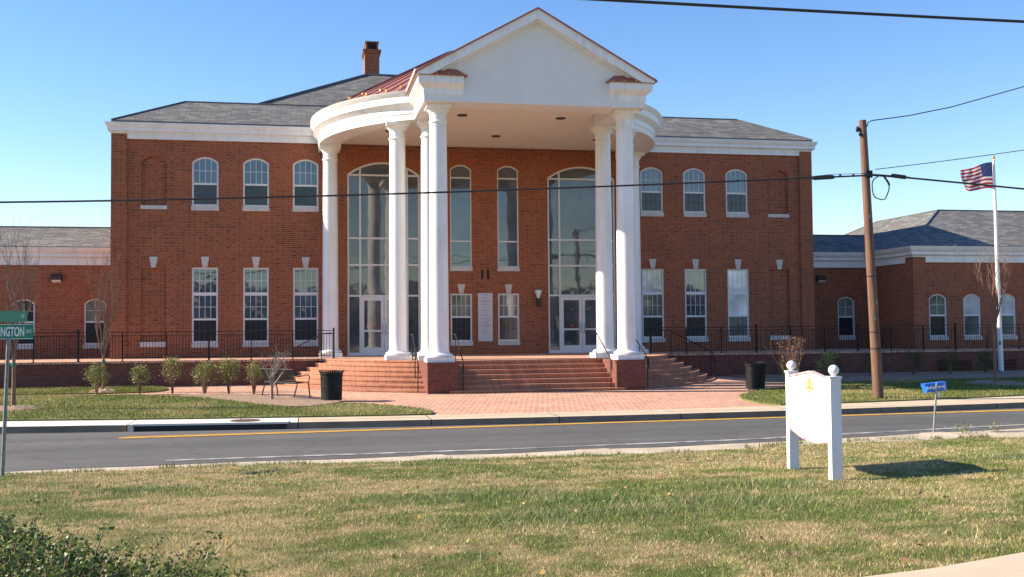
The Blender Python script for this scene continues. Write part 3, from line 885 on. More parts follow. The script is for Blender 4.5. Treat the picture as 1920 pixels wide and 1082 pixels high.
# entrance bays
def make_bay():
    w, z1, rise = 2.98, 9.03 - T, 0.52
    fr = MB(); t = 0.07
    o_ = arch_outline(w, 0.0, z1, rise, 20); i_, ri = inset(w, 0.0, z1, rise, t, 20)
    ring(fr, o_, i_, 0.03, 0.16)
    iw = w - 2 * t
    zs = [8.485 - T, 5.87 - T, 4.77 - T, 3.50 - T]
    for z in zs: fr.box(-iw / 2, iw / 2, 0.04, 0.15, z - 0.035, z + 0.035)
    for x in (-0.97, 0.97):
        fr.box(x - 0.035, x + 0.035, 0.035, 0.155, 0.0, top_z(iw, z1 - t, ri, x))
    fr.box(-iw / 2, -1.005, 0.04, 0.15, 0.07, 0.12); fr.box(1.005, iw / 2, 0.04, 0.15, 0.07, 0.12)
    bay = fr.build("entrance_window", M['frame_white'], court)
    gl = MB()
    gl.add([(x, 0.10, z) for x, z in [(-iw / 2, 3.5 - T), (iw / 2, 3.5 - T)] + i_[2:]], [tuple(range(len(i_)))], 0)
    for s in (-1, 1):
        xs_ = sorted((s * 0.97, s * iw / 2))
        gl.quad((xs_[0], 0.10, 0.07), (xs_[1], 0.10, 0.07), (xs_[1], 0.10, 3.5 - T), (xs_[0], 0.10, 3.5 - T), 0)
    gl.build("pane", M['bay_glass'], bay)
    a = MB(); fan(a, w + 0.02, z1 + 0.005, rise, 0.42); a.build("brick_arch", [M['mortar'], M['arch_brick']], bay)
    for s in (-1, 1):
        x0, x1 = sorted((s * 0.008, s * 0.932)); zt = 3.46 - T
        d_ = MB()
        d_.box(x0, x0 + .12, 0.06, 0.11, 0.015, zt); d_.box(x1 - .12, x1, 0.06, 0.11, 0.015, zt)
        d_.box(x0 + .12, x1 - .12, 0.06, 0.11, zt - .16, zt); d_.box(x0 + .12, x1 - .12, 0.06, 0.11, 0.015, 0.32)
        d_.box(x0 + .12, x1 - .12, 0.062, 0.108, 0.97, 1.04)
        d_.quad((x0 + .12, .09, .32), (x1 - .12, .09, .32), (x1 - .12, .09, zt - .16), (x0 + .12, .09, zt - .16), 1)
        hx = s * 0.075
        d_.tube([(hx, 0.06, 0.85), (hx, 0.0, 0.88), (hx, 0.0, 1.25), (hx, 0.06, 1.28)], 0.012, 6, 2)
        xm = (x0 + x1) / 2
        d_.tube([(xm - s * .05, 0.092, 1.16), (xm - s * .05, 0.086, 1.16)], 0.055, 12, 3)
        d_.build("door", [M['frame_white'], M['bay_glass'], M['steel'], M['red']], bay)
    return bay
bay = make_bay(); bay.location = (-4.215, 0, T)
bay2 = copy_tree(bay, court); bay2.location = (4.215, 0, T)
for x in (-4.215, 4.215): OPEN.append([(x + a, T + c) for a, c in arch_outline(2.98, 0.0, 9.03 - T, 0.52, 20)])
# blind windows: shallow brick niches with a stone sill
NICHE = []
for x in (-13.28, 13.28):
    NICHE += [[(x + a, c) for a, c in arch_outline(0.96, 7.12, 9.06, 0.21)], [(x + a, c) for a, c in arch_outline(0.96, 1.72, 4.62, 0)]]
    for za_, zb_ in ((6.95, 7.10), (1.50, 1.70)):
        nm = MB(); nm.box(x - .50, x + .50, -0.03, 0.07, za_, zb_); nm.build("blind_window_sill", M['stone'], court)
    a = MB(); fan(a, 0.98, 0, 0.21, 0.3); a.v = [(p[0] + x, p[1], p[2] + 9.065) for p in a.v]; a.build("brick_arch", [M['mortar'], M['arch_brick']], court)
    a = MB(); jack(a, 0.98, 4.625, 0.33); a.v = [(p[0] + x, p[1], p[2]) for p in a.v]; a.build("brick_arch", [M['mortar'], M['arch_brick']], court)
    kk = MB(); kk.prism_y([(x - .085, 4.64), (x + .085, 4.64), (x + .16, 5.06), (x - .16, 5.06)], -0.03, 0.05); kk.build("keystone", M['stone'], court)
BW, BD = 14.87, 16.0
w = MB()
w.poly_holes([(-BW, 0.6), (BW, 0.6), (BW, 10.2), (-BW, 10.2)], OPEN + NICHE, lambda x, z: (x, 0, z))
for h_, dep in [(h, 0.16) for h in OPEN] + [(h, 0.11) for h in NICHE]:
    n = len(h_)
    w.add([(x, 0, z) for x, z in h_] + [(x, dep, z) for x, z in h_], [(i, (i + 1) % n, (i + 1) % n + n, i + n) for i in range(n)])
for h_ in NICHE:
    w.add([(x, 0.11, z) for x, z in h_], [tuple(range(len(h_)))])
w.quad((-BW, BD, .6), (-BW, 0, .6), (-BW, 0, 10.2), (-BW, BD, 10.2)); w.quad((BW, 0, .6), (BW, BD, .6), (BW, BD, 10.2), (BW, 0, 10.2))
w.quad((BW, BD, .6), (-BW, BD, .6), (-BW, BD, 10.2), (BW, BD, 10.2))
w.box(-BW - .01, -14.28, -0.10, 0.4, 0.6, 9.93); w.box(14.28, BW + .01, -0.10, 0.4, 0.6, 9.93)
w.build("wall", M['brick'], court)

CROWN = [(-0.05, 9.92), (0.03, 9.92), (0.03, 9.96), (0.08, 9.99), (0.13, 10.01), (0.13, 10.14), (0.15, 10.16), (0.21, 10.27), (0.22, 10.34), (-0.05, 10.34)]
w = MB()
w.sweep(CROWN, [(-BW, BD), (-BW, -0.10), (BW, -0.10), (BW, BD)])
w.box(-14.277, 14.277, -0.115, 0.05, 9.72, 9.921); w.box(-14.277, 14.277, -0.135, -0.117, 9.86, 9.90)
w.build("cornice", M['white'], court, smooth=25)

def roof_face(b, pts, m=0):
    """a sloping face with shingle coordinates: along the eave (first edge) and up the slope"""
    P_ = [Vector(p) for p in pts]
    u = (P_[1] - P_[0]).normalized(); n = (P_[1] - P_[0]).cross(P_[-1] - P_[0]).normalized(); v = n.cross(u)
    b.add(pts, [tuple(range(len(pts)))], m, [[((p - P_[0]).dot(u) + P_[0].x, (p - P_[0]).dot(v)) for p in P_]])
def hip_roof(b, x0, x1, y0, y1, z, run, rise, base=0.06):
    a = [(x0, y0, z), (x1, y0, z), (x1, y1, z), (x0, y1, z)]
    c = [(x0 + run, y0 + run, z + rise), (x1 - run, y0 + run, z + rise), (x1 - run, y1 - run, z + rise), (x0 + run, y1 - run, z + rise)]
    for i in range(4):
        j = (i + 1) % 4
        roof_face(b, [a[i], a[j], c[j], c[i]])
    roof_face(b, [c[0], c[1], c[2], c[3]])
    for i in range(4):
        b.tube([Vector(a[i]) + Vector((0, 0, .015)), Vector(c[i]) + Vector((0, 0, .015))], 0.035, 6, 1)
        b.tube([Vector(c[i]) + Vector((0, 0, .01)), Vector(c[(i + 1) % 4]) + Vector((0, 0, .01))], 0.04, 6, 1)
        p, q_ = Vector(a[i]), Vector(a[(i + 1) % 4])
        b.add([p - Vector((0, 0, base)), q_ - Vector((0, 0, base)), q_, p], [(0, 1, 2, 3)], 1)
M['ridge'] = plain("dark_ridge_flashing", (0.10, 0.11, 0.12), 0.7)
w = MB()
hip_roof(w, -14.86, 14.86, -0.24, 16.1, 10.42, 2.5, 1.33)
# higher roof behind
A = [(-9.5, 4.3, 12.15), (6.4, 4.3, 12.15), (6.4, 13.5, 12.15), (-9.5, 13.5, 12.15)]
B = [(-4.4, 8.5, 14.72), (1.6, 8.5, 14.72), (1.6, 9.3, 14.72), (-4.4, 9.3, 14.72)]
for i in range(4):
    j = (i + 1) % 4
    roof_face(w, [A[i], A[j], B[j], B[i]])
    w.tube([Vector(A[i]) + Vector((0, 0, .03)), Vector(B[i]) + Vector((0, 0, .03))], 0.06, 6, 1)
    w.tube([Vector(B[i]) + Vector((0, 0, .02)), Vector(B[j]) + Vector((0, 0, .02))], 0.06, 6, 1)
    w.add([(A[i][0], A[i][1], 11.6), (A[j][0], A[j][1], 11.6), A[j], A[i]], [(0, 1, 2, 3)], 1)
roof_face(w, B)
w.build("roof", [M['shingle'], M['ridge']], court)
# chimney
ch = MB()
cx0, cx1, cy0, cy1 = -4.5, -3.78, 8.6, 9.9
ch.box(cx0, cx1, cy0, cy1, 14.2, 15.95); ch.box(cx0 - .05, cx1 + .05, cy0 - .05, cy1 + .05, 15.86, 15.94)
ch.box(cx0 - .09, cx1 + .09, cy0 - .09, cy1 + .09, 15.95, 16.03)
ch.box(cx0 + .05, cx1 - .05, cy0 + .05, cy1 - .05, 16.03, 16.40)
ch.box(cx0 + .02, cx1 - .02, cy0 + .02, cy1 - .02, 16.40, 16.46)
chm = ch.build("chimney", M['brick'], court)
ch = MB()
ch.box(cx0 + .14, cx1 - .14, cy0 + .035, cy0 + .06, 16.08, 16.38)
for k in range(5): ch.obox(((cx0 + cx1) / 2, cy0 + .03, 16.11 + .06 * k), (.21, 0, 0), (0, .02, -.012), (0, .004, .006), 1)
ch.build("louver", [M['iron'], M['bronze']], chm)

# wings
def wing(x0, x1, y0, y1, zf, zc_, rz, rrun, frieze_sides, wins, pil=None):
    ww = MB()
    op = [[(x + a, 1.43 + c) for a, c in arch_outline(0.86, 0.17, 2.05, 0.2)] for x in wins]
    ww.poly_holes([(x0, .6), (x1, .6), (x1, zc_ - .1), (x0, zc_ - .1)], op, lambda x, z: (x, y0, z))
    for h_ in op:
        n = len(h_)
        ww.add([(x, y0, z) for x, z in h_] + [(x, y0 + .16, z) for x, z in h_], [(i, (i + 1) % n, (i + 1) % n + n, i + n) for i in range(n)])
    ww.quad((x0, y1, .6), (x0, y0, .6), (x0, y0, zc_ - .1), (x0, y1, zc_ - .1)); ww.quad((x1, y0, .6), (x1, y1, .6), (x1, y1, zc_ - .1), (x1, y0, zc_ - .1))
    if pil is not None: ww.box(x0 - .06, pil, y0 - .06, y0 + .55, .6, zf + .24)
    ww.build("wing_wall", M['brick'], court)
    k = MB()
    C2 = [(-.05, zf + .24), (.08, zf + .24), (.08, zf + .28), (.2, zf + .34), (.2, zf + .47), (.26, zf + .5), (.36, zf + .64), (.38, zc_), (-.05, zc_)]
    k.sweep(C2, [(x0, y1), (x0, y0), (x1, y0), (x1, y1)])
    fx0 = pil if pil is not None else x0 - .01
    k.box(fx0 + .003, x1 + .01, y0 - .08, y0 + .05, zf, zf + .241)
    if pil is not None: k.box(x0 - .055, x0 + .05, y0 + .553, y1, zf, zf + .241)
    k.build("wing_cornice", M['white'], court, smooth=25)
    r_ = MB(); hip_roof(r_, x0 - .36, x1 + .36, y0 - .36, y1 + .3, zc_ + .03, rrun, rz - zc_ - .03)
    r_.build("wing_roof", [M['shingle'], M['ridge']], court)
wing(-40, -10.0, 2.5, 12, 4.87, 5.58, 6.62, 2.45, 0, [-15.92, -18.68, -22.0])
wing(10.0, 26.0, 2.5, 12, 4.87, 5.58, 6.60, 2.45, 0, [17.86])
wing(18.95, 32, -1.45, 11.5, 4.88, 5.58, 7.66, 4.1, 0, [20.10, 21.79, 23.55, 25.3, 27.1], pil=19.5)
wingwin = make_window(0.86, 2.05, 0.2, [(1.10, 0.07)], [(2, 2), (1, 1)], ['muted_blind', 'screen'], 0.28, 0, 0.17, 0.055)
spots = [(-15.92, 2.5), (-18.68, 2.5), (-22.0, 2.5), (17.86, 2.5), (20.10, -1.45), (21.79, -1.45), (23.55, -1.45), (25.3, -1.45), (27.1, -1.45)]
for i, (x, y) in enumerate(spots):
    q = put(wingwin, x, y, 1.43, i == 0)
    if i in (1, 3, 5, 6):
        for c in q.children:
            if c.name.startswith('pane'):
                me = c.data.copy(); c.data = me
                for k, nm in enumerate({1: ['screen', 'screen'], 3: ['muted_blind', 'screen'], 5: ['blind', 'muted_blind'], 6: ['blind', 'muted_blind']}[i]): me.materials[k] = M[nm]
# house number over the directory board
for x in (-.12, .13):
    text_obj("house_numeral", "1", 0.50, M['iron'], court, Matrix.Translation((x, -0.02, 4.36)) @ Matrix.Rotation(RAD(90), 4, 'X'), 0.022)

# ------------------------------------------------------------------ portico
CY, RC, RF = -1.5, 6.45, 6.87                      # centre and radii of the curved colonnade: columns, fascia
def arc(r, a0, a1, n): return [(r * math.cos(a0 + (a1 - a0) * i / n), CY + r * math.sin(a0 + (a1 - a0) * i / n)) for i in range(n + 1)]
aj = math.acos(-3.68 / RF)                         # where the curve meets the side of the front bay
YF = -10.28
left = [(-RF, 0.02)] + arc(RF, math.pi, 2 * math.pi - aj, 30) + [(-3.68, YF)]
mir = lambda p: [(-x if x > -3.69 else 3.68 + (-x - 3.68) * 0.915, y) for x, y in p][::-1]
S0 = 9.37
beam = [(-0.85, S0), (0, S0), (0, S0 + .20), (0.025, S0 + .22), (0.025, S0 + .40), (0.06, S0 + .44), (0.20, S0 + .57), (0.20, S0 + .79), (-0.85, S0 + .79)]
gutter = [(0.12, S0 + .792), (0.20, S0 + .792), (0.22, S0 + .82), (0.30, S0 + .92), (0.32, S0 + .965), (0.12, S0 + .965)]
e = MB()
e.sweep(beam, left + [(-2.42, YF)])
e.sweep(beam, [(2.42, YF)] + mir(left))
e.sweep(gutter, left[:-1] + [(-3.68, YF - .24)])
e.sweep(gutter, [(3.68, YF - .24)] + mir(left)[1:])
e.box(-2.75, 2.75, -10.277, -9.30, S0 - 0.001, 9.90)
e.build("entablature", M['white'], court, smooth=28)
e = MB()
SL = (12.43 - 10.24) / 3.90
e.prism_y([(-3.675, S0 + .003), (3.675, S0 + .003), (3.675, 10.25), (0, 12.25), (-3.675, 10.25)], -10.284, -9.42, 0)
for s in (-1, 1):
    e.prism_y([(0, 12.43), (0, 12.12), (s * 3.49, 10.168), (s * 3.93, 10.168), (s * 3.93, 10.225)], -10.56, -10.287, 1)
    e.prism_y([(0, 12.13), (0, 12.06), (s * 3.05, 10.35), (s * 3.18, 10.35)], -10.36, -10.287, 1)
e.build("pediment", [M['stucco'], M['white']], court)
e = MB()
polyc = [(-2.9, -9.6), (2.9, -9.6), (2.9, -7.2)] + [(p[0] * .96, p[1]) for p in arc(6.1, RAD(-62), 0, 12)] + [(5.856, -0.01), (-6.1, -0.01)] + [p for p in arc(6.1, math.pi, RAD(242), 12)] + [(-2.9, -7.2)]
e.prism_z(polyc, 9.72, 9.78)
e.build("portico_ceiling", M['ceiling'], court)
dl = MB(); dl.lathe([(0.0, 0), (0.17, 0.0), (0.19, 0.02), (0.19, 0.04)], seg=20, m=0)
first = dl.build("ceiling_light", M['bronze'], court)
lights = [(-1.9, -6.6), (1.7, -6.6), (3.6, -5.0), (-4.2, -3.2), (4.2, -2.6), (0, -2.8)]
for i, (x, y) in enumerate(lights):
    o = first if i == 0 else copy_tree(first, court)
    o.location = (x, y, 9.69)
# copper roofs
e = MB()
EV = 10.335
prof = [(7.08, EV), (2.1, 13.05), (0.02, 13.65)]
NS = 44
for i in range(NS):
    a0, a1 = math.pi + math.pi * i / NS, math.pi + math.pi * (i + 1) / NS
    SQ = lambda x: x if x < 3.0 else 3.0 + (x - 3.0) * 0.915
    for (r0, z0), (r1, z1) in zip(prof[:-1], prof[1:]):
        q = lambda r, a, z: (SQ(r * math.cos(a)), CY + r * math.sin(a), z)
        e.quad(q(r0, a0, z0), q(r0, a1, z0), q(r1, a1, z1), q(r1, a0, z1))
    if i % 1 == 0:
        q = lambda r, z: (SQ(r * math.cos(a0)), CY + r * math.sin(a0), z + .02)
        e.tube([q(7.07, EV), q(2.1, 13.05)], 0.018, 5)
for s in (-1, 1):
    for (r0, z0), (r1, z1) in zip(prof[:-1], prof[1:]):
        e.quad((SQ(s * r0), CY, z0), (SQ(s * r0), 8, z0), (SQ(s * r1), 8, z1), (SQ(s * r1), CY, z1))
    # front gable slopes with seams
    nx, nz = s * 4.0, 10.235
    e.add([(0, -10.62, 12.475), (0, -2, 12.475), (nx, -2, nz), (nx, -10.62, nz), (0, -10.62, 12.43), (0, -2, 12.43), (nx, -2, nz - .05), (nx, -10.62, nz - .05)],
          [(0, 1, 2, 3), (4, 7, 6, 5), (0, 3, 7, 4), (3, 2, 6, 7)])
    for k in range(14):
        y = -10.5 + .45 * k
        e.tube([(0, y, 12.49), (nx * .985, y, nz + .05)], 0.018, 5)
    # little hipped caps on the returned cornices
    x0, x1 = s * 3.86, s * 2.30
    Y0, Y1, z0, z1 = -10.52, -10.288, 10.162, 10.42
    v = [(x0, Y0, z0), (x1, Y0, z0), (x1, Y1, z0), (x0, Y1, z0), (s * 3.3, Y1, z1), (s * 2.62, Y1, z1)]
    e.add(v, [(0, 1, 5, 4), (1, 2, 5), (3, 0, 4), (0, 3, 2, 1)])
    e.tube([(x0, Y0 - .01, z0 + .01), (x1, Y0 - .01, z0 + .01)], .018, 5)
cop = e.build("copper_roof", M['copper'], court)
e = MB()
for i in range(NS):
    for r_, da in ((6.72 if i % 2 else 6.5, 0.0),):
        a = math.pi + math.pi * (i + .5 + da) / NS; z = EV + (7.08 - r_) * (13.05 - EV) / 4.98 + .03
        e.obox((SQ(r_ * math.cos(a)), CY + r_ * math.sin(a), z), (.03 * math.cos(a), .03 * math.sin(a), -.015), (-.035 * math.sin(a), .035 * math.cos(a), 0), (0, 0, .028))
for s in (-1, 1):
    for x in (3.3, 2.9, 2.5): e.obox((s * x, -10.50, 10.20), (.02, 0, 0), (0, .01, 0), (0, 0, .03))
e.build("snow_guard", M['gold'], cop)
# columns
def make_column():
    c = MB()
    H = S0 - T
    pr = [(0.335, .30), (0.315, .36), (0.308, .8)]
    for k in range(9):
        t_ = k / 8; pr.append((0.308 - 0.033 * t_ ** 1.6, .8 + t_ * (H - .8 - .62)))
    pr += [(0.275, H - .60), (0.305, H - .585), (0.31, H - .56), (0.305, H - .535), (0.277, H - .52), (0.275, H - .30)]
    c.lathe(pr, seg=36)
    col = c.build("column", M['white'], None, smooth=30)
    p_ = MB(); p_.box(-.45, .45, -.45, .45, 0, .16)
    p_.lathe([(0.40, .16), (.43, .18), (.445, .215), (.43, .25), (.40, .268), (.37, .27), (.36, .285), (.335, .302)], seg=36)
    p_.build("column_base", M['white'], col, smooth=30)
    k_ = MB(); k_.lathe([(0.275, H - .30), (.29, H - .295), (.29, H - .27), (.30, H - .26), (.345, H - .20), (.385, H - .13), (.395, H - .12)], seg=36)
    k_.box(-.41, .41, -.41, .41, H - .12, H - .001)
    k_.build("capital", M['white'], col, smooth=30)
    col.parent = court
    return col
col = make_column()
for i, (x, y) in enumerate([(-3.15, -9.6), (3.15, -9.6), (-3.15, -7.02), (3.15, -7.02), (-4.2, -6.42), (4.2, -6.42), (-6.43, -1.55), (6.02, -1.55)]):
    o = col if i == 0 else copy_tree(col, court)
    o.location = (x, y, T)

# ------------------------------------------------------------------ terrace, steps
TY = -3.6
terr = empty("brick_terrace", (0, TY, 0))
tag(terr, "raised brick terrace with dark plum brick retaining wall along the courthouse front", "terrace")
def child(mb, name, m, par, **kw):
    return mb.build(name, m, par, shift=tuple(par.location), **kw)
w = MB()
for x0, x1 in ((-42, -6.3), (6.3, 42)):
    w.box(x0, x1, TY, TY + .4, -0.3, 0.975)
child(w, "retaining_wall", M['pier_brick'], terr)
w = MB()
R0 = 7.05
ax = math.sqrt(R0 ** 2 - (TY - CY) ** 2); a0 = math.atan2(TY - CY, -ax)
pl = [(-42, 2.6), (-42, TY - .05), (-ax, TY - .05)] + arc(R0, a0, math.pi * 1.0 - a0 - 2 * math.pi + math.pi * 0, 40)
aL = math.pi + math.asin((CY - TY) / R0); aR = 2 * math.pi - math.asin((CY - TY) / R0)
circ = arc(R0 - .03, aL, aR, 44)
circ = [(x, -8.38 if abs(x) < 2.85 else y) for x, y in circ if not 2.85 <= abs(x) < 3.1]
ci = [i for i, (x, y) in enumerate(circ) if abs(x) < 2.85]
circ = circ[:ci[0]] + [(-3.05, -7.87), (-2.85, -8.38)] + circ[ci[0]:ci[-1] + 1] + [(2.85, -8.38), (3.05, -7.87)] + circ[ci[-1] + 1:]
pl = [(-42, 2.6), (-42, TY - .05), (circ[0][0], TY - .05)] + circ + [(circ[-1][0], TY - .05), (42, TY - .05), (42, 2.6)]
n = len(pl)
lists = [[Vector((x, y, 0)) for x, y in pl]]
w.add([(x, y, T) for x, y in pl] + [(x, y, T - .075) for x, y in pl], [tuple(t) for t in tessellate_polygon(lists)] + [(i, i + n, (i + 1) % n + n, (i + 1) % n) for i in range(n)])
child(w, "paving", M['paver'], terr)

stp = empty("brick_steps", (0, -9.0, 0))
tag(stp, "fan of seven brick steps curving round both sides of the portico", "steps")
w = MB()
for k in range(7):
    z1 = T - .15 * k; z0 = z1 - .15 if k < 6 else -0.05
    r1 = R0 + .3 * k; r0 = r1 - .3
    for s in (-1, 1):
        aa = math.asin((CY - TY) / r1); ab = math.acos(3.05 / r1)
        n = 22
        for i in range(n):
            t0, t1 = aa + (ab - aa) * i / n, aa + (ab - aa) * (i + 1) / n
            f = lambda r, t: (s * r * math.cos(t), CY - r * math.sin(t))
            (x0, y0), (x1, y1) = f(r1, t0), f(r1, t1)
            u0, u1 = r1 * t0, r1 * t1
            w.add([(x0, y0, z0), (x1, y1, z0), (x1, y1, z1), (x0, y0, z1)], [(0, 1, 2, 3)] if s < 0 else [(3, 2, 1, 0)], 0,
                  [[(u0, 0.15), (u1, 0.15), (u1, 0.3), (u0, 0.3)]] if s < 0 else [[(u0, .3), (u1, .3), (u1, .15), (u0, .15)]])
            (xa, ya), (xb, yb) = f(r1 + .022, t0), f(r1 + .022, t1)
            zn = z1 - .055
            nv_ = [(xa, ya, zn), (xb, yb, zn), (xb, yb, z1), (xa, ya, z1), (x0, y0, zn), (x1, y1, zn), (x0, y0, z1), (x1, y1, z1)]
            fq = [(0, 1, 2, 3), (4, 5, 1, 0), (3, 2, 7, 6)]
            w.add(nv_, fq if s < 0 else [q_[::-1] for q_ in fq], 0, [[(u0, .16), (u1, .16), (u1, .2), (u0, .2)]] * 3)
            if k:
                (x2, y2), (x3, y3) = f(r0 - .01, t1), f(r0 - .01, t0)
                if y2 < TY + .01 or True:
                    w.add([(x0, y0, z1), (x1, y1, z1), (x2, y2, z1), (x3, y3, z1)], [(0, 1, 2, 3)] if s < 0 else [(3, 2, 1, 0)], 0,
                          [[(u0, 0), (u1, 0), (u1, .3), (u0, .3)]] if s < 0 else [[(u0, .3), (u1, .3), (u1, 0), (u0, 0)]])
    yk = -8.4 - .3 * k
    w.quad((-2.9, yk, z0), (2.9, yk, z0), (2.9, yk, z1), (-2.9, yk, z1), 0, [(-2.9, .15), (2.9, .15), (2.9, .3), (-2.9, .3)])
    w.box(-2.9, 2.9, yk - .022, yk + .001, z1 - .055, z1, 0)
    for q_ in range(1, 7): w.uv[-q_] = [(-2.9, .16), (2.9, .16), (2.9, .2), (-2.9, .2)]
    if k: w.quad((-2.9, yk, z1), (2.9, yk, z1), (2.9, yk + .31, z1), (-2.9, yk + .31, z1), 0, [(-2.9, 0), (2.9, 0), (2.9, .3), (-2.9, .3)])
child(w, "steps", M['step_brick'], stp)
for s in (-1, 1):
    w = MB()
    x0, x1 = sorted((s * 2.62, s * 3.60))
    w.box(x0, x1, -10.15, -7.6, -0.1, T - .11, 0)
    w.box(x0 - .015, x1 + .015, -10.165, -7.58, T - .11, T - .002, 1)
    pm = child(w, "pier", [M['pier_brick'], M['pier_brick']], stp)

# ------------------------------------------------------------------ railings
def railing(name, x0, x1, heavy, label, gap=1.5):
    e = empty(name, (x0, TY + .12, T)); tag(e, label, "railing", "iron railings along the terrace")
    L = x1 - x0
    b_ = MB()
    b_.box(0, L, -.018, .018, 1.03, 1.055); b_.box(0, L, -.014, .014, 0.91, .93); b_.box(0, L, -.014, .014, 0.10, .12)
    n_ = int(L / .105)
    for i in range(n_):
        x = (i + .5) * L / n_
        b_.box(x - .007, x + .007, -.007, .007, .12, .91)
    b_.build("picket_panel", M['iron'], e)
    k = 0; x = 0.0
    while x <= L + .01:
        hv = any(abs(x0 + x - h) < .3 for h in heavy)
        p_ = MB(); hw = .032 if hv else .019
        p_.box(x - hw, x + hw, -hw, hw, 0, 1.12 if hv else 1.03)
        p_.box(x - hw - .03, x + hw + .03, -hw - .02, hw + .02, 0, .012)
        if hv: p_.box(x - hw - .01, x + hw + .01, -hw - .01, hw + .01, 1.12, 1.14)
        p_.build("post", M['iron'], e)
        x += gap
    return e
railing("iron_railing", -24.35, -6.35, [-6.35, -10.85, -15.35, -19.85], "black iron picket railing left of the portico above the shrubs")
railing("iron_railing", 6.05, 24.05, [6.05, 10.55, 15.05, 19.55], "black iron picket railing right of the portico behind the utility pole")
def handrail(pts, posts, label):
    p0 = Vector(pts[0]); e = MB()
    e.tube(pts, .02, 8)
    for x, y, zb, zt in posts: e.tube([(x, y, zb), (x, y, zt)], .016, 8)
    o = e.build("handrail", M['iron'], None, shift=(p0.x, p0.y, posts[0][2])); o.location = (p0.x, p0.y, posts[0][2])
    tag(o, label, "handrail", "iron handrails on the steps")
H_ = .88
handrail([(-6.42, -3.72, T + .95), (-6.75, -3.78, T + .93), (-8.55, -3.80, .2 + H_), (-8.6, -3.8, .2 + .5)], [(-6.8, -3.78, 1.0, T + .92), (-8.45, -3.8, .1, .25 + H_)], "sloping handrail beside the terrace wall at the left end of the steps")
handrail([(6.3, -3.72, T + .95), (6.75, -3.78, T + .93), (8.55, -3.80, .2 + H_), (8.6, -3.8, .2 + .5)], [(6.8, -3.78, 1.0, T + .92), (8.45, -3.8, .1, .25 + H_)], "sloping handrail beside the terrace wall in the shade at the right")
for s, nm in ((-1, "left"), (1, "right")):
    handrail([(s * 3.85, -7.4, T + H_), (s * 3.85, -7.95, T + H_), (s * 3.85, -9.75, .15 + H_), (s * 3.85, -9.8, .75)], [(s * 3.85, -7.9, T, T + H_), (s * 3.85, -8.8, .5, .63 + H_), (s * 3.85, -9.65, .1, .2 + H_)], "slim handrail on the outer side of the %s brick pier" % nm)
    handrail([(s * 2.45, -7.9, T + H_), (s * 2.45, -8.4, T + H_), (s * 2.45, -10.15, .15 + H_), (s * 2.45, -10.2, .75)], [(s * 2.45, -8.35, T, T + H_), (s * 2.45, -10.05, .1, .2 + H_)], "slim handrail on the inner side of the %s brick pier" % nm)

# ------------------------------------------------------------------ things on the wall
d = empty("directory_board", (0, 0, 1.58)); tag(d, "tall lilac grey board of small grey lines between the two central windows", "sign")
e = MB(); e.box(-.31, .31, -.05, .02, 0, 2.02); e.build("board", M['plaque'], d)
e = MB(); rr = random.Random(4)
z = 1.95
while z > .35:
    wl = rr.uniform(.08, .22); 
    if rr.random() < .85: e.box(-wl, wl, -.053, -.049, z - .007, z + .007)
    z -= rr.choice([.05, .06, .06, .12])
e.box(-.29, .29, -.053, -.049, 1.675, 1.685); e.box(-.29, .29, -.053, -.049, .66, .67)
e.build("lettering", M['grey_ink'], d)
s_ = empty("wall_lantern", (2.26, 0, 3.3)); tag(s_, "dark torch sconce with a pale upturned shade right of the central windows", "wall lamp")
e = MB(); e.box(-.07, .07, -.05, .0, -.25, .1); e.lathe([(.03, -.28), (.07, -.2), (.085, .05), (.06, .08)], 0, -.14, 16); e.box(-.03, .03, -.14, -.03, -.08, -.02)
e.build("bracket", M['bronze'], s_, smooth=40)
e = MB(); e.lathe([(.055, .08), (.09, .2), (.155, .36), (.15, .40), (.10, .43)], 0, -.14, 18); e.build("lamp_shade", M['pale'], s_, smooth=40)
for x, y, lab in ((-17.4, 2.5, "box shaped wall light high on the left wing"), (16.55, 2.5, "box shaped wall light in the shaded recess right of the main block")):
    s_ = empty("wall_light", (x, y, 4.2)); tag(s_, lab, "wall light", "box wall lights")
    e = MB(); e.prism_x([(0, .0), (-.22, .06), (-.24, .2), (-.1, .3), (0, .3)], -.2, .2); e.build("housing", M['bronze'], s_)
    e = MB(); e.prism_x([(-.01, -.005), (-.215, .05), (-.2, .01), (-.05, -.06)], -.17, .17); e.build("diffuser", M['pale'], s_)
for x0, t_ in ((18.6, "left of the flagpole base"), (20.75, "right of the flagpole base")):
    e = MB(); e.box(0, 1.55, -.03, .02, 0, .04)
    for k in range(5): e.obox((.78, -.05, .08 + .1 * k), (.78, 0, 0), (0, .045, -.03), (0, .008, .012))
    for x in (0.02, .78, 1.53): e.box(x - .02, x + .02, -.02, .02, .03, .56)
    o = e.build("vent_grille", M['pier_brick'], loc=(x0, TY, .12)); tag(o, "dark slatted vent low on the terrace wall " + t_, "vent", "slatted wall vents")

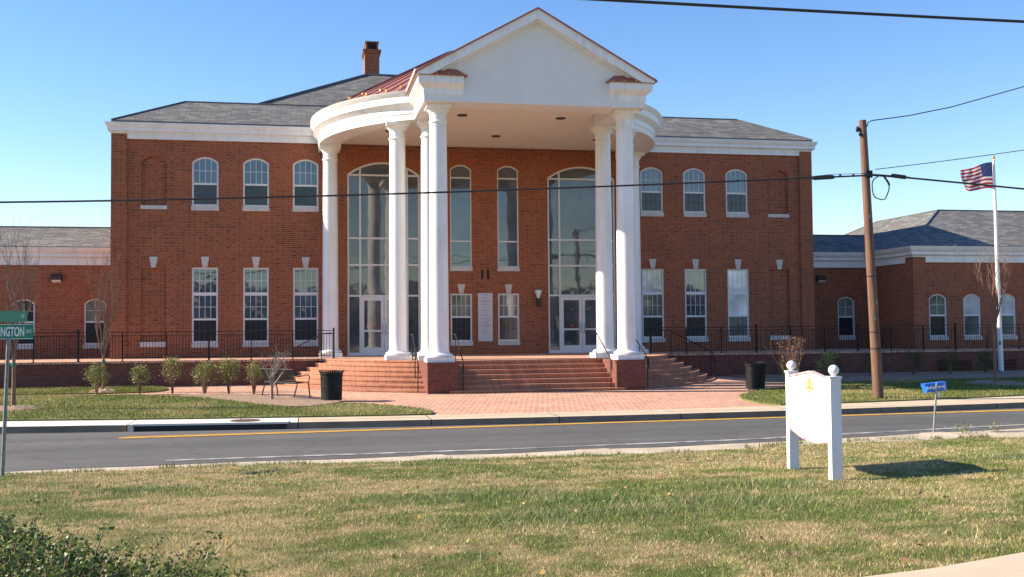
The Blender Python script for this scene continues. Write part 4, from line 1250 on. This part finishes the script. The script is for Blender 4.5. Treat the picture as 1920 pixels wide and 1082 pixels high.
# ------------------------------------------------------------------ street furniture
def trash_can(loc, label, lid=False):
    e = empty("trash_can", loc); tag(e, label, "trash can", "black slatted trash cans")
    b_ = MB()
    n_ = 34
    for i in range(n_):
        a = 2 * math.pi * i / n_; c, s = math.cos(a), math.sin(a)
        pts = [(.295, .07), (.305, .5), (.315, .76), (.335, .84), (.375, .90)]
        for (r0, z0), (r1, z1) in zip(pts[:-1], pts[1:]):
            b_.obox(((r0 + r1) / 2 * c, (r0 + r1) / 2 * s, (z0 + z1) / 2), ((r1 - r0) / 2 * c, (r1 - r0) / 2 * s, (z1 - z0) / 2 + .002), (-.021 * s, .021 * c, 0), (.004 * c, .004 * s, 0))
    b_.build("slats", M['iron'], e)
    for z, r in ((.07, .305), (.45, .315), (.82, .335)):
        b_ = MB(); b_.lathe([(r - .02, z - .02), (r, z - .02), (r, z + .02), (r - .02, z + .02)], seg=32); b_.build("band", M['iron'], e)
    b_ = MB(); b_.lathe([(.2, 0), (.25, .0), (.27, .06), (.28, .84), (.27, .84), (.255, .1), (.02, .08)], seg=32); b_.build("liner", M['rubber'], e, smooth=30)
trash_can((-6.64, -12.3, PLX(-12.3)), "black slatted trash can with flared rim beside the bench and lawn")
trash_can((7.0, -11.2, PLX(-11.2)), "black slatted trash can in the shade between the right steps and white sign")

bn = empty("park_bench", (-7.95, -10.35, PLX(-10.35) + .03), RAD(-52)); tag(bn, "black metal strap bench turned towards the steps, behind a bare shrub", "bench")
def bench_parts(root):                              # local: +y is the direction one faces, x along the seat
    b_ = MB()
    for i in range(34):
        x = -.78 + 1.56 * i / 33
        b_.obox((x, .0, .44), (.014, 0, 0), (0, .22, .015), (0, 0, .004))
    b_.box(-.8, .8, .2, .225, .43, .46); b_.box(-.8, .8, -.235, -.21, .41, .44); b_.build("seat", M['iron'], root)
    b_ = MB()
    for i in range(34):
        x = -.78 + 1.56 * i / 33
        b_.obox((x, -.30, .645), (.014, 0, 0), (0, -.075, .20), (0, .004, .002))
    b_.tube([(-.8, -.375, .845), (.8, -.375, .845)], .018, 8); b_.tube([(-.8, -.235, .45), (.8, -.235, .45)], .014, 8)
    b_.build("backrest", M['iron'], root)
    for s in (-1, 1):
        x = s * .8
        for y0, y1 in ((.20, .27), (-.2, -.34)):
            b_ = MB(); b_.tube([(x, y0, .44), (x, y1, .0)], .02, 8); b_.box(x - .035, x + .035, y1 - .035, y1 + .035, 0, .012); b_.build("leg", M['iron'], root)
        b_ = MB(); b_.tube([(x, .21, .44), (x, .25, .60), (x, .22, .66), (x, .10, .675), (x, -.1, .63), (x, -.31, .655)], .016, 8); b_.build("armrest", M['iron'], root)
bench_parts(bn)
bn2 = copy_tree(bn); bn2.location = (8.6, -11.4, PLX(-11.4) + .03); bn2.rotation_euler.z = RAD(60)
bn['group'] = bn2['group'] = "black strap benches"
bn2['label'] = "black metal bench half hidden behind the white justice sign"

# white sign with the scales of justice
pa, pb = Vector((-0.78, -29.62)), Vector((-1.04, -31.28))
za, zb = [float(lawn_z(np.array(p.x), np.array(p.y))) for p in (pa, pb)]
sg = empty("notice_sign", (pa.x, pa.y, za)); tag(sg, "white peaked sign board with gilt scales emblem between two ball topped posts", "sign")
dv = (pb - pa); L = dv.length; dv = dv / L; nv = Vector((-abs(dv.y), dv.x * (1 if dv.y < 0 else -1)))
nv = Vector((dv.y, -dv.x));
if nv.x > 0: nv = -nv
ang = math.atan2(dv.y, dv.x)
RZ = Matrix.Rotation(ang, 4, 'Z')                   # local x runs from the far post to the near one
def loc_build(mb, name, m, par, **kw):
    mb.v = [tuple(RZ @ Vector(p)) for p in mb.v]
    return mb.build(name, m, par, **kw)
side = 1 if (RZ @ Vector((0, 1, 0))).x < 0 else -1  # local y that faces the camera side
for x, z in ((0, 0), (L, zb - za)):
    b_ = MB(); b_.box(x - .065, x + .065, -.065, .065, z - .1, 1.30 + .02)
    b_.box(x - .075, x + .075, -.075, .075, 1.32, 1.345)
    po = loc_build(b_, "post", M['white'], sg)
    b_ = MB(); b_.lathe([(.03, 1.345), (.03, 1.36), (.045, 1.365)] + [(.064 * math.cos(t), 1.42 + .064 * math.sin(t)) for t in np.linspace(-1.1, 1.5, 12)], x, 0, 20)
    loc_build(b_, "ball_finial", M['white'], po, smooth=50)
b_ = MB()
def panel(zb_, zt, grow=0.0):
    n_ = 16; top = []; bot = []
    for i in range(n_ + 1):
        f = i / n_; x = .067 + (L - .134) * f
        u = 1 - abs(2 * f - 1)
        top.append((x, zt + .085 * u + grow)); bot.append((x, zb_ - .07 * min(1, u * 1.6) - grow))
    return bot + top[::-1]
b_.prism_y(panel(.56, 1.27), -.02, .02, 0)
e2 = MB(); e2.prism_y(panel(.56, 1.27, .025), -.028 * 1, -.0 - .021 if side > 0 else -.022, 0)
pn = loc_build(b_, "sign_panel", M['white'], sg)
b_ = MB()
tp = panel(.56, 1.27)
up = [p for p in tp[17:]]; dn = tp[:17]
for seq, off in ((up, .012), (dn, -.012)):
    b_ = MB()
    for p, q in zip(seq[:-1], seq[1:]):
        b_.obox(((p[0] + q[0]) / 2, 0, (p[1] + q[1]) / 2 + off), ((q[0] - p[0]) / 2, 0, (q[1] - p[1]) / 2), (0, .035, 0), (0, 0, .012))
    loc_build(b_, "edge_moulding", M['pink'], sg)
b_ = MB(); yy = side * .026; cx = L / 2; cz = 1.17
tb = lambda pts, r: b_.tube([(cx + x * .95, yy, cz + .03 + z * .60) for x, z in pts], r * .72, 6)
tb([(0, .15), (0, -.15)], .013); tb([(-.09, .075), (-.04, .1), (0, .09), (.04, .1), (.09, .075)], .009)
for s in (-1, 1):
    tb([(s * .09, .075), (s * .045, -.06)], .006); tb([(s * .09, .075), (s * .135, -.06)], .006)
    tb([(s * .04, -.06), (s * .06, -.085), (s * .09, -.095), (s * .12, -.085), (s * .14, -.06), (s * .04, -.06)], .009)
    tb([(0, -.02), (s * .03, .04), (s * .035, .06)], .006)
tb([(-.05, -.15), (0, -.165), (.05, -.15)], .012)
loc_build(b_, "scales_emblem", M['gilt'], sg)

# newspaper box on a steel post
nb = empty("newspaper_box", (5.36, -23.5, -.11)); tag(nb, "blue newspaper tube with white lettering on a thin steel post by the road", "newspaper box")
b_ = MB(); b_.tube([(0, 0, -.05), (.10, 0.0, 1.02)], .022, 8); b_.build("post", M['steel'], nb)
b_ = MB()
ux, uz = Vector((.98, -.12, .09)).normalized(), Vector((-.09, 0, .98)).normalized()
uy = uz.cross(ux).normalized()
c = Vector((.10, .08, .93))
prof2 = [(-.07, -.11), (.09, -.13), (.12, .05), (.10, .11), (-.09, .11), (-.1, .0)]
def bx(u, v, w_): return c + (ux * u + uy * v + uz * w_) * .84
n_ = len(prof2)
v0 = [bx(-.26 - (.03 if z > 0 else -.02), y, z) for y, z in prof2]; v1 = [bx(.27, y, z) for y, z in prof2]
v2 = [bx(.27, y * .86, z * .84) for y, z in prof2]; v3 = [bx(-.2, y * .86, z * .84) for y, z in prof2]
b_.add(v0 + v1 + v2 + v3, [tuple(range(n_))] + [(i, n_ + i, n_ + (i + 1) % n_, (i + 1) % n_) for i in range(n_)] + [(n_ + i, 2 * n_ + i, 2 * n_ + (i + 1) % n_, n_ + (i + 1) % n_) for i in range(n_)] + [(2 * n_ + i, 3 * n_ + i, 3 * n_ + (i + 1) % n_, 2 * n_ + (i + 1) % n_) for i in range(n_)] + [tuple(range(4 * n_ - 1, 3 * n_ - 1, -1))])
b_.build("tube_box", M['blue'], nb)
mt = Matrix((ux, uz, -uy)).transposed().to_4x4(); mt.translation = bx(-.02, -.116, .005)
text_obj("lettering", "Independent", 0.075, M['letter'], nb, mt, .003)
b_ = MB(); b_.add([bx(.20, -.094, .09), bx(.212, -.094, .09), bx(.212, -.086, -.09), bx(.20, -.086, -.09)], [(3, 2, 1, 0)]); 
b_.v = [tuple(Vector(p) - uy * .022) for p in b_.v]; b_.build("stripe", M['letter'], nb)
b_ = MB(); b_.box(.12, .14, -.03, -.01, .72, .84); b_.build("clip", M['letter'], nb)

# street name sign
ss = empty("street_sign", (-11.69, -26.2, -.06)); tag(ss, "green street name signs crossed on top of a thin steel post", "street sign")
b_ = MB(); b_.tube([(-.12, 0, -.1), (-.05, 0, 2.08)], .028, 10); b_.build("post", M['steel'], ss, smooth=60)
b_ = MB(); b_.box(-.66, .30, -.008, .008, 2.07, 2.30, 0)
for z0_, z1_ in ((2.074, 2.082), (2.288, 2.296)): b_.box(-.655, .295, -.0095, .0095, z0_, z1_, 1)
pt = b_.build("name_plate", [M['green'], M['letter']], ss)
rot = Matrix.Rotation(RAD(90), 4, 'X')
text_obj("lettering", "WASHINGTON", .135, M['letter'], pt, Matrix.Translation((-.138, -.010, 2.185)) @ rot, .003, fit=(.62, .145))
text_obj("lettering", "AV", .068, M['letter'], pt, Matrix.Translation((.235, -.010, 2.19)) @ rot, fit=(.085, .065))
b_ = MB(); b_.box(-.045, .045, -.03, .03, 2.30, 2.33); b_.build("bracket", M['steel'], ss)
b_ = MB(); b_.box(-.40, .40, -.008, .008, 0, .17)
pl_ = b_.build("name_plate", M['green'], ss, loc=(-.10, -.02, 2.33)); pl_.rotation_euler = (0, 0, RAD(55))
text_obj("lettering", "ST", .06, M['letter'], pl_, Matrix.Translation((.32, -.010, .09)) @ rot)

# utility pole and wires
up_ = empty("utility_pole", (8.53, -16.03, 0)); tag(up_, "leaning brown wooden utility pole at the kerb", "utility pole")
b_ = MB()
pts = [(-.31 * z / 7.96, 0, z) for z in np.linspace(-.2, 7.96, 14)]
b_.tube(pts, [.150 - .048 * i / 13 for i in range(14)], 18)
b_.build("shaft", M['pole_wood'], up_, smooth=50)
b_ = MB()
b_.box(-.48, -.30, -.04, .04, 7.66, 7.70); b_.lathe([(.03, 7.62), (.05, 7.66), (.05, 7.72), (.03, 7.78)], -.47, 0, 10); b_.lathe([(.03, 7.5), (.045, 7.54), (.045, 7.58)], -.42, -.05, 10)
b_.build("insulator_bracket", M['iron'], up_)
b_ = MB()
b_.box(-.33, -.14, -.19, -.11, 6.3, 6.5); b_.build("clamp", M['iron'], up_)
for z in (3.5, 1.92, 1.45):
    b_ = MB(); b_.lathe([(.153 - .006 * z, z - .014), (.154 - .006 * z, z + .014)], -.31 * z / 7.96, 0, 18); b_.build("band", M['iron'], up_)
for z, a in ((2.3, -1.9), (2.75, -1.2), (5.2, -1.6)):
    b_ = MB(); rr_ = .152 - .0059 * z
    b_.obox((-.31 * z / 7.96 + rr_ * math.cos(a), rr_ * math.sin(a), z), (-.03 * math.sin(a), .03 * math.cos(a), 0), (.003 * math.cos(a), .003 * math.sin(a), 0), (0, 0, .045)); b_.build("tag_plate", M['steel'], up_)
b_ = MB()
ctr = Vector((.12, -.12, 6.02)); cp = []
for i in range(40):
    a = RAD(95) - 2 * math.pi * i / 30 * .95; rr_ = .30 + .012 * math.sin(i)
    cp.append(ctr + Vector((rr_ * .9 * math.cos(a), -.0015 * i, rr_ * 1.15 * math.sin(a))))
b_.tube([Vector((-.2, -.14, 6.36))] + cp, .016, 6)
b_.build("cable_coil", M['rubber'], up_)
def catenary(p, q, sag, n_=40):
    p, q = Vector(p), Vector(q)
    return [p.lerp(q, t) - Vector((0, 0, 4 * sag * t * (1 - t))) for t in np.linspace(0, 1, n_)]
def cable(label, strands, extra=None, name="overhead_cable"):
    b_ = MB()
    for pts, r in strands: b_.tube(pts, r, 6)
    if extra: extra(b_)
    p0 = strands[0][0][0]
    o = b_.build(name, M['rubber'], None, shift=tuple(p0)); o.location = p0
    return tag(o, label, "cable", "overhead wires")
PT = Vector((8.30, -16.15, 6.36))
L_pts = [(-46, -16.2, 5.95), (-30, -16.2, 5.22), (-20, -16.2, 5.14), (-14.6, -16.2, 5.24), (-12.06, -16.2, 5.32), (-7.0, -16.2, 5.53), (-3, -16.2, 5.71), (1.27, -16.2, 5.94), (6.44, -16.2, 6.24), (7.0, -16.2, 6.29), tuple(PT)]
def smooth_line(pts):
    xs = np.array([p[0] for p in pts]); zs = np.array([p[2] for p in pts])
    xx_ = np.linspace(xs[0], xs[-1], 70); c = np.polyfit(xs[1:], zs[1:], 3)
    return [Vector((x, pts[0][1], float(np.polyval(c, x)) if x > -30 else float(np.interp(x, xs, zs)))) for x in xx_]
Lp = smooth_line(L_pts)
def closure(b_):
    b_.tube([(6.5, -16.2, 6.245), (6.56, -16.2, 6.248), (6.6, -16.2, 6.25), (7.15, -16.2, 6.29), (7.2, -16.2, 6.29), (7.25, -16.2, 6.295)], [.015, .05, .062, .062, .05, .015], 8)
    for x in (7.4, 7.8, 8.15): b_.box(x - .02, x + .02, -16.23, -16.17, 6.27 + (x - 7.2) * .06, 6.37 + (x - 7.2) * .03)
cable("thick black cable with splice case crossing the courthouse front to the pole", [(Lp, .026), ([(6.3, -16.2, 6.27), (7.2, -16.2, 6.37), (8.28, -16.15, 6.42)], .008)], closure)
def closure2(b_):
    b_.tube([(9.0, -16.15, 6.38), (9.05, -16.15, 6.375), (9.45, -16.15, 6.335), (9.5, -16.15, 6.33)], [.02, .06, .06, .02], 8)
cable("thick black cable running right from the pole past the flag", [([Vector(p) for p in [(8.3, -16.15, 6.38), (9.42, -16.15, 6.33), (11.5, -16.15, 6.19), (13.39, -16.15, 6.06), (18, -16.15, 5.85), (30, -16.15, 5.8), (46, -16.15, 6.3)]], .028), ([(8.3, -16.15, 6.42), (9.6, -16.15, 6.345)], .008)], closure2)
cable("thin twisted wire rising right from the top of the pole", [([Vector(p) for p in [(8.30, -16.1, 7.75), (8.36, -16.1, 7.90), (8.48, -16.1, 7.95), (9.6, -16.1, 8.12), (11.0, -16.1, 8.42), (13.48, -16.1, 9.13), (17, -16.1, 10.4), (26, -16.1, 14.5)]], .016)])
cable("thin grey wire rising right just above the flag", [(catenary((8.55, -16.1, 6.55), (22, -16.1, 8.75), .12), .012)])
cable("thick black cable across the upper right corner of the sky", [(catenary((-14.0, -28.0, 7.12), (18.0, -28.0, 7.245), .10), .024)])

# flagpole and flag
fp = empty("flagpole", (20.55, -5.0, 0.06)); tag(fp, "slender white flagpole on the lawn in front of the right wing", "flagpole")
b_ = MB(); b_.tube([(0, 0, 0), (-.03, 0, 3), (-.09, 0, 8.8)], [.105, .09, .05], 16); b_.build("shaft", M['white'], fp, smooth=60)
b_ = MB(); b_.lathe([(.22, 0), (.22, .03), (.14, .07), (.11, .16)], 0, 0, 20); b_.build("base_collar", M['steel'], fp)
b_ = MB(); b_.lathe([(.03, 8.8), (.03, 8.86)] + [(.07 * math.cos(t), 8.93 + .07 * math.sin(t)) for t in np.linspace(-1.2, 1.5, 9)], -.09, 0, 14); b_.build("ball_finial", M['gold'], fp, smooth=50)
b_ = MB(); b_.tube([(-.20, -.05, 8.75), (-.13, -.1, 4), (-.1, -.12, 1.3)], .006, 5); b_.box(-.13, -.07, -.16, -.08, 1.2, 1.36); b_.build("halyard", M['steel'], fp)
fl = empty("flag", (20.40, -5.0, 8.80)); tag(fl, "stars and stripes flag blowing left from the flagpole", "flag")
b_ = MB(); nx_, rows_ = 30, 13
FH, FL = 1.10, 1.62
def fpt(u, v):                                      # u along the fly, v down the hoist
    x = -FL * u * (1 - .05 * u); wv = .13 * u ** .7 * math.sin(7.5 * u + 2.6 * v) + .05 * u * math.sin(15 * u - 3 * v)
    return Vector((x + .06 * v * u, wv - .25 * u, -FH * v * (1 - .22 * u) - .42 * u ** 1.3 + .06 * u * math.sin(6 * u + 1.0)))
for r_ in range(rows_):
    for i in range(nx_):
        u0, u1, v0_, v1_ = i / nx_, (i + 1) / nx_, r_ / rows_, (r_ + 1) / rows_
        m_ = 2 if (r_ < 7 and u0 < .40 - 1e-6) else (0 if r_ % 2 == 0 else 1)
        b_.quad(fpt(u0, v0_), fpt(u1, v0_), fpt(u1, v1_), fpt(u0, v1_), m_)
cl_ = b_.build("cloth", [M['flag_red'], M['flag_white'], M['flag_blue']], fl)
b_ = MB()
for r_ in range(9):
    for c_ in range(6 if r_ % 2 == 0 else 5):
        u = (.033 if r_ % 2 == 0 else .066) + .0667 * c_; v = .054 * (r_ + 1)
        P0 = fpt(u, v); du = (fpt(u + .01, v) - P0).normalized(); dv_ = (fpt(u, v + .01) - P0).normalized(); nn = du.cross(dv_).normalized()
        for sgn in (1, -1):
            ring_ = [P0 + nn * .004 * sgn + (du * math.cos(t) - dv_ * math.sin(t)) * (.03 if k % 2 == 0 else .012) for k, t in enumerate(np.linspace(math.pi / 2, math.pi / 2 + 2 * math.pi, 11)[:-1])]
            b_.add([tuple(p) for p in ring_], [tuple(range(10))])
b_.build("stars", M['flag_white'], cl_)

# ------------------------------------------------------------------ plants
def leaf_cloud(name, centers, sizes, cols, par, m, seed=1, aspect=.5):
    """one small diamond leaf per centre"""
    rs = np.random.RandomState(seed); n = len(centers)
    d = rs.normal(size=(n, 3)); d[:, 2] = d[:, 2] * .7 + .35; d /= np.linalg.norm(d, axis=1)[:, None]
    e_ = np.cross(d, rs.normal(size=(n, 3))); e_ /= np.linalg.norm(e_, axis=1)[:, None]
    s = sizes[:, None]
    nn = np.cross(d, e_)
    P = np.stack([centers - d * s * .5, centers + e_ * s * aspect * .5 + nn * s * .06, centers + d * s * .5, centers - e_ * s * aspect * .5 + nn * s * .06], 1).reshape(-1, 3)
    o = tri_mesh(name, P, np.repeat(cols, 4, 0), m, 4)
    o.parent = par
    return o
def grow(rr_, base, direction, length, radius, depth, out, spread=.5, upb=.25, split=(2, 3), shrink=.72, segs=4):
    p = Vector(base); d = Vector(direction).normalized(); pts = [p.copy()]; rs_ = [radius]
    for i in range(segs):
        d = (d + Vector((rr_.gauss(0, .09), rr_.gauss(0, .09), rr_.gauss(0, .05) + upb * .12))).normalized()
        p = p + d * length / segs; pts.append(p.copy()); rs_.append(radius * (1 - .45 * (i + 1) / segs))
    out.append((pts, rs_))
    if depth <= 0: return
    for k in range(rr_.randint(*split)):
        i = rr_.randint(max(1, segs - 2), segs)
        nd = (d + Vector((rr_.gauss(0, spread), rr_.gauss(0, spread), rr_.gauss(0, spread * .5) + upb))).normalized()
        grow(rr_, pts[i], nd, length * shrink * rr_.uniform(.75, 1.15), rs_[i] * .68, depth - 1, out, spread, upb, split, shrink, segs)
def bare_tree(loc, label, h, trunk_h, seed, m, name="bare_tree", trunk_r=.045, stems=5, spread=.35, upb=.45, depth=3, group=None, tie=False, stakes=True, lean=0.0, trunkless=False, cat="tree"):
    rr_ = random.Random(seed); e = empty(name, loc); tag(e, label, cat, group)
    t = MB()
    if not trunkless:
        t.tube([(0, 0, -.05), (lean * .4, .01, trunk_h * .5), (lean, 0, trunk_h)], [trunk_r * 1.25, trunk_r, trunk_r * .85], 9); t.build("trunk", m, e, smooth=60)
    out = []
    for k in range(stems):
        a = 2 * math.pi * k / stems + rr_.uniform(-.5, .5); tilt = spread * rr_.uniform(.3, 1.0)
        base = (lean, 0, trunk_h * rr_.uniform(.85, 1.0)) if not trunkless else (rr_.uniform(-.08, .08), rr_.uniform(-.08, .08), 0)
        grow(rr_, base, (math.cos(a) * tilt, math.sin(a) * tilt, 1), (h - trunk_h) * .42, trunk_r * .55, depth, out, spread, upb)
    c = MB()
    for pts, rs_ in out: c.tube(pts, [max(.0035, q) for q in rs_], 5)
    c.build("crown", m, e)
    if tie:
        g_ = MB(); g_.lathe([(.06, trunk_h * .8), (.065, trunk_h * .8 + .02), (.065, trunk_h * .8 + .07), (.06, trunk_h * .8 + .09)], lean * .8, 0, 12); g_.build("tie", M['green'], e)
    return e
bare_tree((-15.0, -13.2, PLX(-13.2) + .1), "young bare multi stemmed tree behind the street sign", 5.0, 1.35, 21, M['twig'], trunk_r=.05, stems=8, spread=.30, upb=.55, tie=True, group="young bare trees")
bare_tree((-13.95, -6.5, PLX(-6.5) + .08), "young bare tree with a green tie at the corner of the main block", 4.7, 1.15, 33, M['twig'], trunk_r=.045, stems=8, spread=.27, upb=.6, tie=True, group="young bare trees")
bare_tree((15.7, -11.3, PLX(-11.3) + .1), "young bare tree on a mulch mound beside the flagpole", 5.0, 1.6, 45, M['twig'], trunk_r=.05, stems=6, spread=.28, upb=.5, tie=False, group="young bare trees")
bare_tree((-8.35, -11.6, PLX(-11.6) + .05), "small leafless grey ornamental tree in the mulch bed by the bench", 1.75, .35, 8, M['bark'], name="ornamental_tree", trunk_r=.045, stems=6, spread=.55, upb=.25, depth=3)
ct = bare_tree((7.75, -12.2, PLX(-12.2) + .04), "vase shaped shrub with dry brown leaves behind the white sign", 2.1, .05, 14, M['twig'], name="deciduous_shrub", trunk_r=.035, stems=11, spread=.42, upb=.5, depth=2, trunkless=True, cat="shrub")
rs = np.random.RandomState(6); n = 900
hh = rs.uniform(.7, 1.7, n); aa = rs.uniform(0, 6.28, n); rr0 = (.12 + .32 * (hh - .3)) * np.sqrt(rs.rand(n))
cen = np.stack([rr0 * np.cos(aa), rr0 * np.sin(aa), hh], 1)
leaf_cloud("dry_leaves", cen, rs.uniform(.03, .07, n), np.stack([.24 + .14 * rs.rand(n), .13 + .09 * rs.rand(n), .08 + .05 * rs.rand(n)], 1), ct, M['leaf'], 3)

def shrub(loc, label, h, r, seed, leafy=1.0, group=None, n=1500, bottom=.35, cols=((.11, .14, .035), (.32, .33, .11)), ls=(.035, .07)):
    rr_ = random.Random(seed); rs = np.random.RandomState(seed)
    e = empty("evergreen_shrub", loc); tag(e, label, "shrub", group)
    s_ = MB(); tips = []
    for k in range(20):
        a = rr_.uniform(0, 6.28); t_ = rr_.uniform(.2, 1.0)
        p1 = Vector((math.cos(a) * r * .3 * t_, math.sin(a) * r * .3 * t_, h * .4)); p2 = Vector((math.cos(a) * r * .75 * t_, math.sin(a) * r * .75 * t_, h * rr_.uniform(.75, .95)))
        s_.tube([(p1.x * .2, p1.y * .2, -.03), p1, p2], [.010, .008, .004], 5); tips += [p1.lerp(p2, f) for f in (.4, .7, 1.0)]
    s_.build("stems", M['twig'], e)
    nc = 26; cl = []
    for k in range(nc):
        z = h * (bottom + (1 - bottom) * rr_.random() ** .7); a = rr_.uniform(0, 6.28)
        prof_ = math.sin(min(1, (z / h - bottom * .6) / (1 - bottom * .6)) ** .7 * math.pi * .80 + .12)
        cl.append((math.cos(a) * r * prof_ * rr_.uniform(.3, .95), math.sin(a) * r * prof_ * rr_.uniform(.3, .95), z - .03))
    cl = np.array(cl); k = rs.randint(0, nc, n)
    cen = cl[k] + rs.normal(size=(n, 3)) * np.array([.075, .075, .07]) * (h / .95)
    cen[:, 2] = np.clip(cen[:, 2], .12, None)
    t_ = rs.rand(n)[:, None] * .7 + rs.rand(nc)[k][:, None] * .3
    leaf_cloud("foliage", cen, rs.uniform(ls[0], ls[1], n), np.array(cols[0])[None] * (1 - t_) + np.array(cols[1])[None] * t_, e, M['leaf'], seed)
    return e
row = [(-13.95, -7.55, "under the bare tree with a green tie, leftmost of its row"), (-12.62, -7.75, "second from the left in the row before the dark wall"), (-11.58, -7.95, "third in the row, at the end of the grass strip"), (-10.54, -8.45, "fourth in the row, the widest and roundest"), (-9.78, -8.7, "fifth in the row, before the brick paving"), (-8.98, -9.2, "beside the bench, last of the row")]
for i, (x, y, t_) in enumerate(row):
    shrub((x, y, PLX(y) + .05), "leggy yellow green shrub " + t_, [.92, .90, 1.06, .98, 1.10, .95][i], [.40, .31, .33, .44, .36, .32][i], 100 + i, n=[1500, 1000, 1100, 1700, 1300, 1000][i], bottom=[.36, .42, .46, .38, .44, .40][i], group="shrubs in a row by the terrace wall")
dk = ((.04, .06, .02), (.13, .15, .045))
for i, (x, y, h, r, t_) in enumerate([(10.7, -9.1, 1.05, .55, "round shrub with leaves coloured pale as if sunlit, seen between the sign posts"), (9.6, -8.3, .85, .4, "small shrub half hidden behind the left ball of the sign"), (12.7, -5.8, .9, .42, "dark shaded shrub just left of the utility pole"), (14.4, -5.6, .95, .42, "dark shaded shrub just right of the utility pole"), (16.3, -5.5, .95, .48, "dark shaded shrub against the wall under the first wing window"), (17.9, -5.5, .9, .42, "dark shaded shrub against the wall left of the vents"), (19.6, -5.3, .85, .4, "dark shaded shrub between the bare tree and flagpole")]):
    shrub((x, y, PLX(y) + .04), t_, h, r, 200 + i, n=1300, bottom=.12, cols=dk if i > 1 else ((.13, .17, .035), (.34, .38, .10)), group="shrubs before the right terrace wall")  # first two shrubs: paler leaf colour stands in for sunlight on them

# hedge plant in the near left corner: glossy leaves on many shoots
hx, hy = -9.0, -37.7
hz = float(lawn_z(np.array(hx), np.array(hy)))
hd = empty("holly_bush", (hx, hy, hz)); tag(hd, "glossy dark green leafy bush in the near corner of the lawn", "bush")
rr_ = random.Random(17); rs = np.random.RandomState(17)
st = MB(); cen = []; siz = []
def hbush_top(x, y):
    return .63 - .24 * max(0, x + .1) ** 1.15 - .2 * max(0, abs(y) - .5) + .05 * math.sin(5 * x + 2 * y)
for k in range(1000):
    x, y = rr_.uniform(-1.5, 1.3), rr_.uniform(-.95, .95)
    if x > .5 and rr_.random() < (x - .5) * .75: continue
    top = hbush_top(x, y) + rr_.gauss(0, .035) + (.20 * rr_.random() if rr_.random() < .07 else 0)
    if top < .1: continue
    b0 = Vector((x * .75, y * .75, max(0, top - .45))); b1 = Vector((x, y, top))
    b1 += Vector((rr_.gauss(0, .04), rr_.gauss(0, .04), 0))
    st.tube([b0, b0.lerp(b1, .5) + Vector((rr_.gauss(0, .02), rr_.gauss(0, .02), 0)), b1], [.005, .004, .002], 4)
    for q in range(60):
        f = 1 - .85 * rr_.random() ** 1.6; p = b0.lerp(b1, f)
        cen.append((p.x + rr_.gauss(0, .02), p.y + rr_.gauss(0, .02), p.z + rr_.gauss(0, .015))); siz.append(rr_.uniform(.017, .033))
st.build("stems", M['twig'], hd)
cen, siz = np.array(cen), np.array(siz); n = len(cen); t_ = rs.rand(n)[:, None] ** 1.5
leaf_cloud("foliage", cen, siz, np.array([.06, .11, .03])[None] * (1 - t_) + np.array([.24, .29, .08])[None] * t_, hd, M['gloss_leaf'], 17, .62)

# fallen leaves and weeds
rs = np.random.RandomState(12); n = 260
y = rs.uniform(-37, -25.6, n); x = -7.35 + .198 * (y + 43) + rs.uniform(-.52, .52, n) * (y + 43)
ok = ~in_walk(x, y); x, y = x[ok], y[ok]; n = len(x)
cen = np.stack([x, y, lawn_z(x, y) + .04], 1)
lv = leaf_cloud("leaves", cen, rs.uniform(.03, .06, n), np.stack([.30 + .2 * rs.rand(n), .17 + .14 * rs.rand(n), .07 + .06 * rs.rand(n)], 1), None, M['leaf'], 5, .7)
tag(lv, "scattered dry fallen leaves on the near lawn", "leaves", kind='stuff')
for i, (x, y, t_) in enumerate([(5.75, -23.9, "spindly weed at the lawn edge right of the newspaper box post"), (6.5, -23.95, "pale leafy weed at the lawn edge farther right of the newspaper box")]):
    e = empty("weed", (x, y, -.1)); tag(e, t_, "weed", "weeds at the lawn edge")
    rs = np.random.RandomState(60 + i); n = 70
    cen = np.stack([rs.normal(0, .10, n), rs.normal(0, .08, n), rs.uniform(.02, .22, n)], 1)
    leaf_cloud("foliage", cen, rs.uniform(.03, .07, n), np.stack([.13 + .08 * rs.rand(n), .19 + .07 * rs.rand(n), .05 + .03 * rs.rand(n)], 1), e, M['leaf'], 70 + i, .45)
    s_ = MB()
    for k in range(6): s_.tube([(0, 0, -.02), (.1 * math.cos(k), .08 * math.sin(k), .2)], .003, 4)
    s_.build("stems", M['twig'], e)

# wooded skyline across the street, behind the photographer: it shows in the window glass
rs = np.random.RandomState(40); n = 42000
x = rs.uniform(-130, 130, n); top = 4.5 + 6 * fbm(x, x * 0, 3, .05, 3) + 3 * fbm(x, x * 0 + 5, 9, .3, 2)
cen = np.stack([x, -105 + rs.normal(0, 6, n), top * rs.rand(n) ** 1.1], 1)
tl = leaf_cloud("treeline", cen, rs.uniform(.5, 1.3, n) * (1.5 - cen[:, 2] / 14), np.stack([.055 + .04 * rs.rand(n), .046 + .03 * rs.rand(n), .036 + .02 * rs.rand(n)], 1), None, M['leaf'], 8, .6)
tag(tl, "distant wooded skyline mirrored in the window glass", "woods", kind='stuff')
print("objects", len(bpy.data.objects))
